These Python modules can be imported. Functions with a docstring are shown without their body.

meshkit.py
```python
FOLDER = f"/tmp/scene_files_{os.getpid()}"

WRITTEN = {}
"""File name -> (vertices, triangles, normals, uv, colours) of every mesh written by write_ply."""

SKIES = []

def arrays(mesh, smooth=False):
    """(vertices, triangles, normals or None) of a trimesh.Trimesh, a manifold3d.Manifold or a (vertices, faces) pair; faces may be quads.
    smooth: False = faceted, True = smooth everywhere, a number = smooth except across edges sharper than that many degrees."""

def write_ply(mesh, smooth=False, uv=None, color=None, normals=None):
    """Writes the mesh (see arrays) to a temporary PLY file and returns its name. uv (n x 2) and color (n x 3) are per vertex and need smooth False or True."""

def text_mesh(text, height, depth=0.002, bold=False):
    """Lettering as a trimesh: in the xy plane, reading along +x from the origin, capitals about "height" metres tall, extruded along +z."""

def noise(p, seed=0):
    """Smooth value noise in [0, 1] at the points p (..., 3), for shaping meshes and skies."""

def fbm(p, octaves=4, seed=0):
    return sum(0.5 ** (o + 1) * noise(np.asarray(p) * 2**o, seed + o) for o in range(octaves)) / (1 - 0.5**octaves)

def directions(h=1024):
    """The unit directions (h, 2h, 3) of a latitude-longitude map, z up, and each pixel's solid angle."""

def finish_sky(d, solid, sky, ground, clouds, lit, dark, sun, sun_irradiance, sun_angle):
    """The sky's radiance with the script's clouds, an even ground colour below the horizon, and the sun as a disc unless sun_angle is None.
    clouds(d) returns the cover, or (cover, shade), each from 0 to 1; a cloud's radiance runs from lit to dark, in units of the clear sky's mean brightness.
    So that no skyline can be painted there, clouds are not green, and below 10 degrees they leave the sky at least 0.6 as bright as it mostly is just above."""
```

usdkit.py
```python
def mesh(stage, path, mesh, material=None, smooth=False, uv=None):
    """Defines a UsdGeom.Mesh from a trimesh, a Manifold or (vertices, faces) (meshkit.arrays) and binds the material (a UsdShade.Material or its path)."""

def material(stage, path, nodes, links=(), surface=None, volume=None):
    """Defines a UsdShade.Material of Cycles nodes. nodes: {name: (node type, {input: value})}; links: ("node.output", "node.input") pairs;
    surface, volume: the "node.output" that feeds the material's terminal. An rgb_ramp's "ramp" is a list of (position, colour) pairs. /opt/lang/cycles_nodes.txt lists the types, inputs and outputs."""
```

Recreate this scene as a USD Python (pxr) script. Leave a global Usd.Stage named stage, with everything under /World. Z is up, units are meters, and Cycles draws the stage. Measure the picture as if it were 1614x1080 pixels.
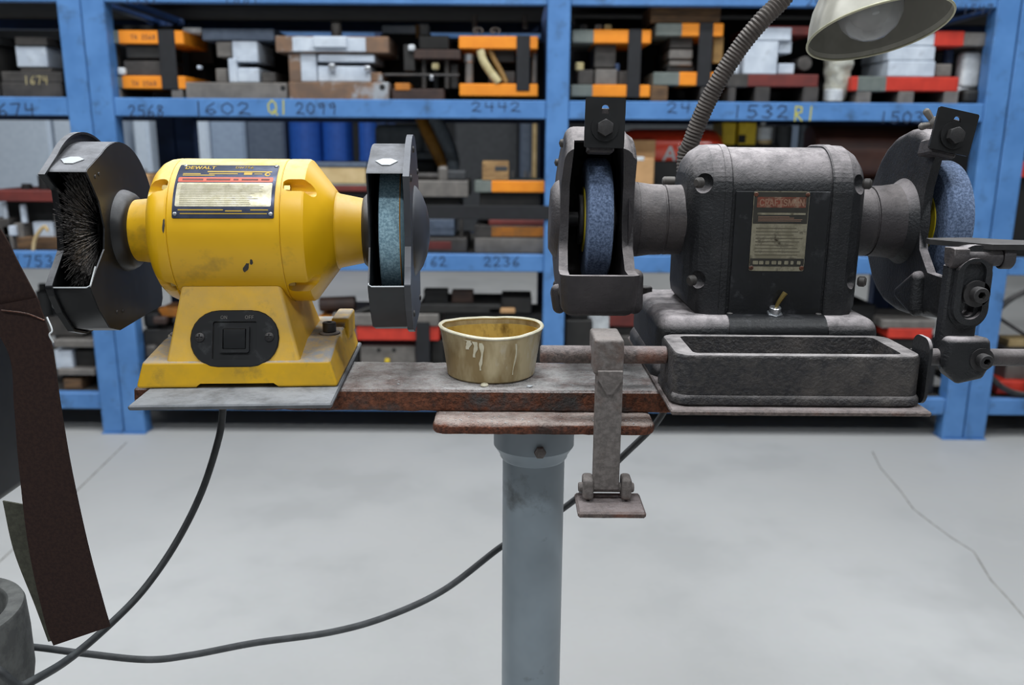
import math, random
import numpy as np, trimesh, usdkit, meshkit
import manifold3d as m3
from manifold3d import Manifold, CrossSection
from shapely.geometry import Polygon, LineString, Point, box as sbox
from shapely.ops import unary_union
from pxr import Usd, UsdGeom, UsdLux, UsdShade, Gf, Sdf

stage = Usd.Stage.CreateInMemory()
UsdGeom.SetStageUpAxis(stage, UsdGeom.Tokens.z)
UsdGeom.SetStageMetersPerUnit(stage, 1.0)
UsdGeom.Xform.Define(stage, '/World')
UsdGeom.Scope.Define(stage, '/World/Looks')
random.seed(7); rng = np.random.default_rng(7)

# ------------------------------------------------------------------ camera
FPX, PITCH, ROLL, H = 1340., math.radians(13.3), math.radians(.4), 1.36
FWD = np.array([0, math.cos(PITCH), -math.sin(PITCH)]); UP0 = np.array([0, math.sin(PITCH), math.cos(PITCH)])
RT = math.cos(ROLL) * np.array([1., 0, 0]) + math.sin(ROLL) * UP0
UPV = -math.sin(ROLL) * np.array([1., 0, 0]) + math.cos(ROLL) * UP0
CAM = np.array([0, 0, H])
def U(px, py, Y):
    "the world point at depth Y that a measured picture position stands for"
    d = FWD * FPX + RT * (px - 807) - UPV * (py - 540)
    return CAM + d * (Y / d[1])
cam = UsdGeom.Camera.Define(stage, '/World/camera')
mt = np.eye(4); mt[0, :3] = RT; mt[1, :3] = UPV; mt[2, :3] = -FWD; mt[3, :3] = CAM
cam.AddTransformOp().Set(Gf.Matrix4d(*[float(x) for x in mt.ravel()]))
cam.CreateHorizontalApertureAttr(23.6); cam.CreateVerticalApertureAttr(23.6 * 1080 / 1614)
cam.CreateFocalLengthAttr(23.6 * FPX / 1614)
cam.CreateFStopAttr(4.0); cam.CreateFocusDistanceAttr(.86)
cam.CreateClippingRangeAttr(Gf.Vec2f(.01, 100))
cam.CreateExposureAttr(0.3)

# ------------------------------------------------------------------ lamps: rows of fluorescent fixtures under the ceiling
def lamp(x, y, w, l, power, z=4.55, col=(.93, .97, 1.0)):
    n = f'/World/ceiling_lamp_{lamp.n:03d}'; lamp.n += 1
    L = UsdLux.RectLight.Define(stage, n)
    L.AddTranslateOp().Set(Gf.Vec3d(x, y, z)); L.CreateWidthAttr(w); L.CreateHeightAttr(l)
    L.CreateIntensityAttr(power); L.CreateColorAttr(Gf.Vec3f(*col))
lamp.n = 1
for x in (-3.2, -.3, 2.6):
    for y in (-1.6, .9, 2.4):
        lamp(x, y, 1.3, .35, {-1.6: 36, .9: 36, 2.4: 38}[y])
for x in (-3.2, 2.6):
    lamp(x, 7.6, 1.3, .35, 60)
dome = UsdLux.DomeLight.Define(stage, '/World/ambient_fill'); dome.CreateIntensityAttr(.005); dome.CreateColorAttr(Gf.Vec3f(.9, .95, 1))  # faint even fill added to the closed hall, no open sky

# ------------------------------------------------------------------ materials
def lin(h):
    if isinstance(h, str):
        c = np.array([int(h[i:i + 2], 16) for i in (0, 2, 4)]) / 255.
        return tuple(np.where(c <= .04045, c / 12.92, ((c + .055) / 1.055) ** 2.4))
    return h
MATS = {}
def M(name, c1, c2=None, scale=30, rough=.5, metal=0, ramp=(.4, .62), bump=0, bscale=300, bdist=.001, dust=None, dustlo=.35, dusthi=.95, dustamt=.8, c3=None, c3scale=12, c3ramp=(.58, .66), stretch=(1, 1, 1), detail=4, spec=.5, rough2=None, coat=0):
    nd = {'tc': ('texture_coordinate', {}), 'map': ('mapping', {'scale': stretch}), 'p': ('principled_bsdf', {'roughness': rough, 'metallic': metal, 'specular_ior_level': spec})}
    ln = [('tc.object', 'map.vector')]
    if coat: nd['p'][1]['coat_weight'] = coat
    nd['n'] = ('noise_texture', {'scale': scale, 'detail': detail, 'roughness': .6})
    ln.append(('map.vector', 'n.vector'))
    nd['r'] = ('rgb_ramp', {'ramp': [(ramp[0], lin(c1)), (ramp[1], lin(c2 or c1))]})
    ln.append(('n.fac', 'r.fac')); out = 'r.color'
    if c3:
        nd['n3'] = ('noise_texture', {'scale': c3scale, 'detail': 5, 'roughness': .65}); ln.append(('map.vector', 'n3.vector'))
        nd['r3'] = ('rgb_ramp', {'ramp': [(c3ramp[0], (0, 0, 0)), (c3ramp[1], (1, 1, 1))]}); ln.append(('n3.fac', 'r3.fac'))
        nd['m3'] = ('mix_color', {'b': lin(c3)}); ln += [('r3.color', 'm3.fac'), (out, 'm3.a')]; out = 'm3.result'
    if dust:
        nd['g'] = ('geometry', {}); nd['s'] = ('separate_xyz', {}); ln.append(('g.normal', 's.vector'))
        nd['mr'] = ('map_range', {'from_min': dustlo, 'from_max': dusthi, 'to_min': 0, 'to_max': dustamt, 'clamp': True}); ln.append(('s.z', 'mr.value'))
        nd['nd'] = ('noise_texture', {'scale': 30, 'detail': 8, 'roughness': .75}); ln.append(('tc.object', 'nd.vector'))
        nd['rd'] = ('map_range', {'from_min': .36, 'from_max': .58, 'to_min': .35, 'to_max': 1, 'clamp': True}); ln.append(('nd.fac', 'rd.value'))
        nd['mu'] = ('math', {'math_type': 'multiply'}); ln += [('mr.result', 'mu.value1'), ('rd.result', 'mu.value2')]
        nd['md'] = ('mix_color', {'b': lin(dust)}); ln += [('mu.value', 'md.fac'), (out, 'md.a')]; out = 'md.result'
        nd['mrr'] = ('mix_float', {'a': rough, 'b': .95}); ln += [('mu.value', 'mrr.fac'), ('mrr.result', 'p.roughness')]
    ln.append((out, 'p.base_color'))
    if bump:
        nd['bn'] = ('noise_texture', {'scale': bscale, 'detail': 3, 'roughness': .6}); ln.append(('map.vector', 'bn.vector'))
        nd['b'] = ('bump', {'strength': bump, 'distance': bdist}); ln += [('bn.fac', 'b.height'), ('b.normal', 'p.normal')]
    MATS[name] = usdkit.material(stage, '/World/Looks/' + name, nd, ln, surface='p.BSDF')

M('concrete', 'a1a1a0', 'b2b2b1', scale=1.4, rough=.55, bump=.15, bscale=60, c3='9b9a98', c3scale=.7, c3ramp=(.45, .75), detail=8)
M('crack', '6a6864', '8b8984', scale=20, rough=.9)
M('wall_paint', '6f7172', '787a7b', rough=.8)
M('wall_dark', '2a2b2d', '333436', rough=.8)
M('ceiling_paint', 'b8b8b6', rough=.9)
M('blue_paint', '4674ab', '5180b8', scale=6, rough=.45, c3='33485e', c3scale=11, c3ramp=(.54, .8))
M('blue_shaded', '173058', '1d3c6c', scale=6, rough=.5)  # the blue paint again, with the shade of the rack interior in the colour
M('deck', '2e2b28', '3a3632', scale=8, rough=.8)
M('marker', '1a2740', rough=.7)
M('marker_yellow', 'b9b12c', rough=.7)
M('yellow', 'e2ae10', 'e9b618', scale=10, rough=.36, bump=.04, bscale=500, c3='75602a', c3scale=17, c3ramp=(.58, .85), dust='e2d6b4', dustlo=.45, dusthi=1.0, dustamt=.6, spec=.5)  # pale upper faces: dust, plus overhead glare put into the colour
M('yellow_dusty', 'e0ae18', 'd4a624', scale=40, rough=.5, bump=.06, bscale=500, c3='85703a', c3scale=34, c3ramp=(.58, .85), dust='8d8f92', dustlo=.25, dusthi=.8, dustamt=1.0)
M('guard_black', '191a1c', '212225', scale=20, rough=.38, bump=.04, bscale=700, c3='36373b', c3scale=30, c3ramp=(.6, .8), dust='8c8d92', dustlo=.3, dusthi=.95, dustamt=.75)
M('guard_grey', '303237', '3a3c42', scale=20, rough=.36, dust='7e8086', dustlo=.2, dusthi=1, dustamt=.7)
M('black_plastic', '111214', '17181a', rough=.35, c3='3d3e40', c3scale=60, c3ramp=(.58, .8))
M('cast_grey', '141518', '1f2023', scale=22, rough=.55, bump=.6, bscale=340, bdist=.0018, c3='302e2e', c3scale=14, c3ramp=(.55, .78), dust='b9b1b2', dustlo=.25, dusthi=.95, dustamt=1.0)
M('cast_guard', '2c292b', '3a3638', scale=22, rough=.6, bump=.5, bscale=340, bdist=.0016, c3='524b49', c3scale=16, c3ramp=(.5, .76), dust='aba3a2', dustlo=.25, dusthi=1.0, dustamt=.8)
M('cast_black', '131416', '1a1b1e', scale=26, rough=.4, bump=.35, bscale=280, bdist=.001, c3='4a4a4d', c3scale=50, c3ramp=(.58, .8))
M('tray_cast', '242326', '383534', scale=160, rough=.65, bump=.8, bscale=300, bdist=.0028, c3='544e4a', c3scale=16, c3ramp=(.5, .78), dust='aaa4a3', dustlo=.3, dusthi=1.0, dustamt=.8)
M('dusty_steel', '5f5956', '756e6b', scale=200, rough=.8, bump=.5, bscale=300, bdist=.002, c3='5d463c', c3scale=30, c3ramp=(.52, .75), dust='928b87', dustlo=.3, dusthi=1, dustamt=.7)
M('dark_steel', '2c2b2c', '3c3a3a', scale=40, rough=.5, metal=.3, bump=.2, bscale=300, dust='6f6c6b', dustlo=.4, dusthi=1, dustamt=.7)
M('black_steel', '141415', '1d1d1e', scale=40, rough=.42, metal=.2)
M('bright_steel', 'b9bcc0', 'cfd2d6', scale=20, rough=.28, metal=.9)
M('brass', 'a08a50', 'c0aa70', rough=.3, metal=.8)
M('rust', '3a231a', '7a4630', scale=260, rough=.9, bump=1, bscale=260, bdist=.005, ramp=(.32, .68), c3='3b2a24', c3scale=18, c3ramp=(.52, .68), dust='b3a69f', dustlo=.4, dusthi=1, dustamt=.9)
M('rust_bar', '3f261b', '7c4830', scale=240, rough=.9, bump=1, bscale=260, bdist=.005, ramp=(.32, .68), c3='474443', c3scale=14, c3ramp=(.5, .62), dust='b8b5b4', dustlo=.4, dusthi=.95, dustamt=1.0)
M('rust_rod', '4a413e', '6a5d58', scale=220, rough=.8, bump=.7, bscale=260, bdist=.003, c3='74442f', c3scale=14, c3ramp=(.55, .75), dust='8d8483', dustlo=.2, dusthi=1, dustamt=.9)
M('grey_plate', '4c4e51', '606266', scale=25, rough=.6, metal=.2, bump=.25, bscale=300, c3='343230', c3scale=18, c3ramp=(.55, .75), dust='a0a3a7', dustlo=.5, dusthi=1, dustamt=.8)
M('column_paint', '7d8890', '87929a', scale=10, rough=.4, c3='4e5152', c3scale=16, c3ramp=(.6, .78), spec=.5)
M('tin', '8f7a52', 'bfb08c', scale=34, rough=.5, metal=.1, bump=.15, bscale=150, c3='c9c4b4', c3scale=28, c3ramp=(.6, .72), stretch=(1, 1, .35))
M('tin_inside', 'a5802c', 'c8ab5a', scale=30, rough=.5, c3='5c4312', c3scale=25, c3ramp=(.58, .72), stretch=(1, 1, .5))
M('tin_rim', 'c9c2a6', 'dcd6c0', scale=60, rough=.6, bump=.4, bscale=300)
M('wheel_blue', '42526d', '7688a8', scale=420, rough=.85, bump=.6, bscale=600, ramp=(.35, .68), detail=2)
M('wheel_teal', '7494a4', '9fbfcc', scale=420, rough=.8, bump=.4, bscale=600, detail=2)
M('wheel_highlight', '86a7b6', '98b8c4', scale=200, rough=.8)  # paler wheel tone that paints in the highlight on the bevel
M('washer_yellow', 'c7b21f', rough=.6)
M('wire_dark', '5a5654', 'aaa5a2', scale=300, rough=.3, metal=.5)
M('belt_brown', '2a1d1b', '33241f', scale=300, rough=.85, bump=.3, bscale=900, bdist=.0006, spec=.2)
M('belt_back', '37372d', '434338', scale=200, rough=.9)
M('rubber', '232426', '2e3032', scale=60, rough=.5, dust='5b6062', dustlo=.2, dusthi=1, dustamt=.5)
M('rubber_grey', '3f4143', '4c4e50', scale=60, rough=.6)
M('pot_grey', '4f504f', '626361', scale=60, rough=.85, bump=.3, bscale=200)
M('pot_top', '53504c', '64605a', scale=60, rough=.85)
M('goose', '48423e', '58514c', scale=80, rough=.55, metal=.35, c3='504a46', c3scale=30)
M('lamp_alu', 'a3a095', 'b9b6aa', scale=14, rough=.42, metal=.15, c3='6f6d66', c3scale=20, c3ramp=(.55, .8))
M('lamp_inside', '7d7b72', '8f8d83', scale=14, rough=.6, metal=.2)
M('lamp_rim', 'b3b096', rough=.5, metal=.3)
M('gold_text', 'b8962e', rough=.5)
M('plate_dark', '3a4054', '454b60', scale=90, rough=.3, metal=.5)
M('plate_silver', 'c4bc9e', 'dad3bc', scale=160, rough=.3, metal=.4)
M('plate_red', 'c05a44', rough=.4, metal=.2)
M('plate_old', '7d7764', 'a39d88', scale=60, rough=.5, metal=.3, c3='3c3428', c3scale=60, c3ramp=(.52, .68))
M('plate_oldred', '77392a', '5c3a2c', scale=120, rough=.55, c3='9c8c78', c3scale=90, c3ramp=(.5, .7))
M('plate_oldblack', '2a2823', '36332c', rough=.5)
M('plate_text', '8a6a58', rough=.6)
M('white_mark', 'b9bbbd', rough=.5)
M('sticker', 'b7bbbe', rough=.4)
# the shelves' goods
M('orange', 'e08317', 'e98d1c', scale=12, rough=.5, c3='a85f14', c3scale=24, c3ramp=(.62, .8))
M('orange_dull', 'b06a1c', '8a5a26', scale=12, rough=.6)
M('red', 'b02c1e', 'c43625', scale=12, rough=.5, c3='6f2a20', c3scale=18, c3ramp=(.58, .76))
M('red_dark', '5c2420', '6f2b25', scale=12, rough=.55)
M('greengrey', '5c6460', '6a706b', scale=14, rough=.6)
M('steel', '6a6662', '7c7772', scale=14, rough=.5, metal=.3)
M('steel_dark', '3a3735', '4a4643', scale=14, rough=.55, metal=.2)
M('steel_rusty', '6e5a4c', '8a6a52', scale=9, rough=.5, metal=.3, c3='a0a3a6', c3scale=7, c3ramp=(.5, .62))
M('white_steel', 'b3bcc8', 'cbd3dd', scale=9, rough=.4, metal=.1, c3='8a8f96', c3scale=20, c3ramp=(.58, .8))
M('black_and_shade', '09090a', '0f0f0f', rough=.7)  # near-black for black parts and for shade put in as colour
M('dark_iron', '161514', '22201e', scale=20, rough=.6)
M('brown_iron', '2e1f1a', '3d2a22', scale=20, rough=.6)
M('strap', '0e0f13', '14151a', rough=.7)
M('wood', '7d5f3c', '9a7a50', scale=9, rough=.8, stretch=(1, 6, 6), c3='5a4028', c3scale=12)
M('wood_dark', '4c3826', '6b4f33', scale=9, rough=.8, stretch=(1, 6, 6))
M('cardboard', 'a98359', 'b89064', scale=10, rough=.85)
M('beige', 'b39a6c', 'c4ac80', scale=10, rough=.7)
M('hose_tan', 'a89a6c', 'c2b68c', scale=20, rough=.6)
M('hose_brown', '7a5a2c', '8a6a36', rough=.6)
M('tank_red', 'cf3b20', 'd84427', rough=.28, coat=.5)
M('roll_brown', '3a211a', '4b2c22', scale=6, rough=.45)
M('plastic_white', 'b8bcc0', 'd0d4d6', rough=.35)
M('plastic_clear', '9c9a8c', 'b5b5ac', scale=20, rough=.25)
M('yellow_plastic', 'c2a51c', 'd0b426', rough=.5)
M('cabinet_white', 'c0ccda', 'cad5e2', rough=.5)
M('cabinet_grey', '8797ad', '91a1b6', rough=.5)
M('cabinet_dim', '4b5667', '566172', rough=.5)
M('drum_blue', '1c4794', '2352a4', rough=.4)
M('machine_grey', '5d666e', '6c757d', rough=.5)
M('charcoal', '2e3033', '37393c', rough=.6)
M('plate_line', '5c5647', rough=.6)
M('ochre', '9a6a24', 'a87830', rough=.6)
M('teal_tape', '2a3d5c', rough=.6)

def glass_mat():
    MATS['bulb_glass'] = usdkit.material(stage, '/World/Looks/bulb_glass', {
        't': ('transparent_bsdf', {'color': (.75, .76, .75)}), 'd': ('diffuse_bsdf', {'color': (.62, .62, .61)}), 'gl': ('glossy_bsdf', {'roughness': .12, 'color': (.9, .9, .9)}),
        'fr': ('fresnel', {'IOR': 1.5}), 'm1': ('mix_closure', {'fac': .45}), 'm2': ('mix_closure', {})},
        [('t.BSDF', 'm1.closure1'), ('d.BSDF', 'm1.closure2'), ('m1.closure', 'm2.closure1'), ('gl.BSDF', 'm2.closure2'), ('fr.fac', 'm2.fac')], surface='m2.closure')
glass_mat()

# ------------------------------------------------------------------ scene graph helpers
TAKEN = {}
def numbered(parent, name):
    k = (parent, name); n = TAKEN.get(k, 0); TAKEN[k] = n + 1
    return f'{parent}/{name}' + (f'_{n:03d}' if n else '')
def meta(prim, **kw):
    for k, v in kw.items():
        if v: prim.SetCustomDataByKey(k, v)
def tm(x):
    if isinstance(x, trimesh.Trimesh): return x
    if isinstance(x, Manifold):
        m = x.to_mesh(); return trimesh.Trimesh(np.array(m.vert_properties[:, :3]), np.array(m.tri_verts), process=False)
    if isinstance(x, list): return trimesh.util.concatenate([tm(y) for y in x])
    return trimesh.Trimesh(np.array(x[0]), np.array(x[1]), process=False)
class Thing:
    "a top-level thing: an Xform at its base; add() makes its parts. Meshes are given in world coordinates unless local"
    def __init__(s, name, label, cat, loc=(0, 0, 0), rotz=0, group=None, local=False, kind=None):
        s.path = numbered('/World', name); s.loc = np.array(loc, float); s.rotz = rotz; s.local = local
        s.x = UsdGeom.Xform.Define(stage, s.path)
        s.x.AddTranslateOp().Set(Gf.Vec3d(*[float(v) for v in loc]))
        if rotz: s.x.AddRotateZOp().Set(math.degrees(rotz))
        group = group or {'dark_die': 'black dies in the shadow of the shelves', 'wood_block': 'wooden blocks on the shelves', 'steel_die': 'bare steel dies on the shelves', 'die_plate': 'red die plates on the shelves', 'die_set': 'die sets on the shelves', 'white_cabinet': 'white cabinets across the hall', 'grey_cabinet': 'grey cabinets across the hall', 'dark_cabinet': 'charcoal cabinets across the hall', 'blue_drum': 'blue drums across the hall', 'hose': 'hoses on the middle shelf', 'spray_can': 'cans on the middle shelf', 'scrap_tube': 'scrap on the lower shelf', 'bench_grinder': 'bench grinders on the pedestal', 'power_cord': 'power cords of the grinders', 'pallet_rack': 'blue pallet racks', 'tool_rest': 'tool rests', 'support_rod': 'rods beside the water tray', 'mounting_plate': 'plates under the grinders', 'scrap_piece': 'scrap pieces on the shelves'}.get(name)
        if kind == 'structure': meta(s.x.GetPrim(), kind=kind, label=label)
        else: meta(s.x.GetPrim(), label=label, category=cat, group=group, kind=kind)
    def add(s, name, mesh, mat, under=None, smooth=32, label=None, kind=None, local=None):
        t = tm(mesh)
        if not (s.local if local is None else local):
            v = t.vertices - s.loc
            if s.rotz:
                c, n = math.cos(-s.rotz), math.sin(-s.rotz); v = np.c_[v[:, 0] * c - v[:, 1] * n, v[:, 0] * n + v[:, 1] * c, v[:, 2]]
            t = trimesh.Trimesh(v, t.faces, process=False)
        p = numbered(under or s.path, name)
        usdkit.mesh(stage, p, t, MATS[mat], smooth=smooth)
        meta(stage.GetPrimAtPath(p), label=label, kind=kind)
        return p
def struct(name, mesh, mat, label=None, smooth=False):
    p = numbered('/World', name); usdkit.mesh(stage, p, tm(mesh), MATS[mat], smooth=smooth)
    meta(stage.GetPrimAtPath(p), kind='structure', label=label); return p

# ------------------------------------------------------------------ shape helpers
def cbox(x0, x1, y0, y1, z0, z1, b=.003):
    x0, x1 = min(x0, x1), max(x0, x1); z0, z1 = min(z0, z1), max(z0, z1); y0, y1 = min(y0, y1), max(y0, y1)
    b = min(b, (x1 - x0) * .3, (y1 - y0) * .3, (z1 - z0) * .3)
    pts = []
    for x, sx in ((x0, 1), (x1, -1)):
        for y, sy in ((y0, 1), (y1, -1)):
            for z, sz in ((z0, 1), (z1, -1)):
                pts += [(x, y + sy * b, z + sz * b), (x + sx * b, y, z + sz * b), (x + sx * b, y + sy * b, z)]
    return Manifold.hull_points(np.array(pts))
def sph(p, r, seg=20): return Manifold.sphere(r, seg).translate([float(v) for v in p])
def hull(*a): return Manifold.batch_hull(list(a))
def rbox(x0, x1, y0, y1, z0, z1, r, seg=20):
    return hull(*[sph((x, y, z), r, seg) for x in (x0 + r, x1 - r) for y in (y0 + r, y1 - r) for z in (z0 + r, z1 - r)])
def orient(man, d):
    "turn +z to direction d"
    d = np.array(d, float); d /= np.linalg.norm(d)
    a = np.array([0, 0, 1.]) if abs(d[2]) < .9 else np.array([1., 0, 0])
    x = np.cross(a, d); x /= np.linalg.norm(x); y = np.cross(d, x)
    return man.transform(np.c_[x, y, d, np.zeros(3)])
def cyl(p0, p1, r, r1=None, seg=32, b=0):
    p0 = np.array(p0, float); d = np.array(p1, float) - p0; L = np.linalg.norm(d)
    r1 = r if r1 is None else r1
    if b: prof = [(0, 0), (r - b, 0), (r, b), (r1, L - b), (r1 - b, L), (0, L)]
    else: prof = [(0, 0), (r, 0), (r1, L), (0, L)]
    return orient(Manifold.revolve(CrossSection([np.array(prof)]), seg), d).translate(list(p0))
def lathe(prof, p0, d, seg=64):
    return orient(Manifold.revolve(CrossSection([np.array(prof, float)], m3.FillRule.NonZero), seg), d).translate([float(v) for v in p0])
def hexh(p, d, af, h):
    r = af / math.sqrt(3); m = Manifold.cylinder(h, r, r, 6)
    c = Manifold.revolve(CrossSection([np.array([(0, 0), (r, 0), (r, h - r * .12), (r * .8, h), (0, h)])]), 24)
    return orient(m ^ c, d).translate([float(v) for v in p])
def shp(poly):
    "shapely polygon(s) to CrossSection"
    out = []
    for g in getattr(poly, 'geoms', [poly]):
        out.append(np.array(g.exterior.coords)[:-1])
        out += [np.array(i.coords)[:-1] for i in g.interiors]
    return CrossSection(out, m3.FillRule.EvenOdd)
def prism_x(poly, x0, x1):
    "polygon in (y, z) extruded along x"
    m = Manifold.extrude(shp(poly), x1 - x0)
    return m.transform(np.array([[0, 0, 1, x0], [1, 0, 0, 0], [0, 1, 0, 0]], float))
def prism_y(poly, y0, y1):
    "polygon in (x, z) extruded along y"
    m = Manifold.extrude(shp(poly), y1 - y0)
    return m.transform(np.array([[1, 0, 0, 0], [0, 0, -1, y1], [0, 1, 0, 0]], float))
def prism_z(poly, z0, z1): return Manifold.extrude(shp(poly), z1 - z0).translate([0, 0, z0])
def smoothpath(pts, n=12):
    P = np.array(pts, float); P = np.vstack([2 * P[0] - P[1], P, 2 * P[-1] - P[-2]]); out = []
    for i in range(1, len(P) - 2):
        for t in np.linspace(0, 1, n, endpoint=False):
            a, b, c, d = P[i - 1:i + 3]
            out.append(.5 * ((2 * b) + (-a + c) * t + (2 * a - 5 * b + 4 * c - d) * t * t + (-a + 3 * b - 3 * c + d) * t ** 3))
    out.append(P[-2]); return np.array(out)
def tube(pts, r, seg=12, smooth=True, n=12, radii=None):
    P = smoothpath(pts, n) if smooth else np.array(pts, float)
    T = np.gradient(P, axis=0); T /= np.linalg.norm(T, axis=1, keepdims=True)
    nrm = np.cross(T[0], [0, 0, 1.]); nrm = nrm if np.linalg.norm(nrm) > .1 else np.cross(T[0], [1., 0, 0])
    V = []
    a = np.linspace(0, 2 * np.pi, seg, endpoint=False)
    for i in range(len(P)):
        nrm = nrm - T[i] * (nrm @ T[i]); nrm /= np.linalg.norm(nrm); bn = np.cross(T[i], nrm)
        rr = r if radii is None else radii[i]
        V.append(P[i] + rr * (np.cos(a)[:, None] * nrm + np.sin(a)[:, None] * bn))
    n_ = len(P); V = np.vstack(V + [P[:1], P[-1:]]); F = []
    for i in range(n_ - 1):
        for j in range(seg):
            q = [i * seg + j, i * seg + (j + 1) % seg, (i + 1) * seg + (j + 1) % seg, (i + 1) * seg + j]
            F += [[q[0], q[1], q[2]], [q[0], q[2], q[3]]]
    for j in range(seg):
        F += [[n_ * seg, (j + 1) % seg, j], [n_ * seg + 1, (n_ - 1) * seg + j, (n_ - 1) * seg + (j + 1) % seg]]
    return trimesh.Trimesh(V, F, process=False)
def circ(r, n=48, c=(0, 0)): return Point(*c).buffer(r, quad_segs=n // 4)
def rrect(x0, x1, y0, y1, r): return sbox(x0 + r, y0 + r, x1 - r, y1 - r).buffer(r, quad_segs=6)
def ribbon(A, B, th, nrm):
    "a sheet between two edge lines, th thick along nrm"
    A = smoothpath(A, 8); B = smoothpath(B, 8); k = 5
    rows = np.stack([A + (B - A) * t for t in np.linspace(0, 1, k)], 1); n = len(A)
    off = np.array(nrm, float) * th; V = np.vstack([rows.reshape(-1, 3), rows.reshape(-1, 3) + off]); N = n * k; F = []
    for i in range(n - 1):
        for j in range(k - 1):
            a, b, c, d = i * k + j, i * k + j + 1, (i + 1) * k + j + 1, (i + 1) * k + j
            F += [[a, b, c], [a, c, d], [N + a, N + c, N + b], [N + a, N + d, N + c]]
    edge = [i * k for i in range(n)] + [(n - 1) * k + j for j in range(1, k)] + [i * k + k - 1 for i in range(n - 2, -1, -1)] + [j for j in range(k - 2, 0, -1)]
    for u, v in zip(edge, edge[1:] + edge[:1]): F += [[u, v, N + v], [u, N + v, N + u]]
    t = trimesh.Trimesh(V, F, process=False); t.fix_normals(); return t

# handwriting in marker strokes; unit cell 0.6 x 1
STROKES = {
 '0': [[(.3, 1), (.08, .75), (.06, .3), (.28, 0), (.5, .25), (.52, .7), (.3, 1)]], '1': [[(.3, 1), (.27, 0)]],
 '2': [[(.06, .75), (.2, 1), (.45, .9), (.45, .62), (.08, .05), (.3, .1), (.55, .02)]], '3': [[(.08, .92), (.35, 1), (.5, .78), (.25, .53), (.52, .32), (.35, .02), (.06, .1)]],
 '4': [[(.12, 1), (.1, .5), (.52, .52)], [(.45, .98), (.42, 0)]], '5': [[(.5, .98), (.14, .98), (.1, .56), (.38, .6), (.5, .3), (.3, 0), (.06, .1)]],
 '6': [[(.45, 1), (.15, .6), (.08, .2), (.3, 0), (.5, .2), (.35, .45), (.1, .3)]], '7': [[(.05, .95), (.52, 1), (.25, 0)]],
 '8': [[(.45, .9), (.2, 1), (.12, .75), (.48, .35), (.35, 0), (.1, .15), (.2, .5), (.48, .85)]], '9': [[(.48, .75), (.2, .55), (.12, .85), (.4, .98), (.48, .7), (.4, 0)]],
 'Q': [[(.3, 1), (.06, .7), (.08, .25), (.3, .02), (.54, .3), (.52, .75), (.3, 1)], [(.35, .3), (.6, -.05)]], 'R': [[(.1, 0), (.1, 1), (.45, .95), (.45, .6), (.1, .5), (.5, 0)]],
 'T': [[(.02, .97), (.56, 1)], [(.3, .98), (.28, 0)]], 'H': [[(.08, 1), (.08, 0)], [(.5, 1), (.5, 0)], [(.08, .5), (.5, .5)]], ' ': []}
def scrawl(text, px, py, px1, Y, h_px, w=.1, th=.0012):
    "marker writing on a face that looks to -y at depth Y, between picture columns px and px1, feet at picture row py"
    a, b = U(px, py, Y), U(px1, py, Y); h = (U(px, py - h_px, Y) - a)[2]; n = len(text); adv = (b[0] - a[0]) / n
    out = []
    for i, ch in enumerate(text):
        for s in STROKES.get(ch, []):
            g = LineString([(a[0] + adv * i + adv * .95 * x / .6 * .9, a[2] + h * z) for x, z in s]).buffer(h * w * .5, quad_segs=2)
            out.append(prism_y(g, Y - th, Y + .0005))
    return [tm(o) for o in out]

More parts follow.
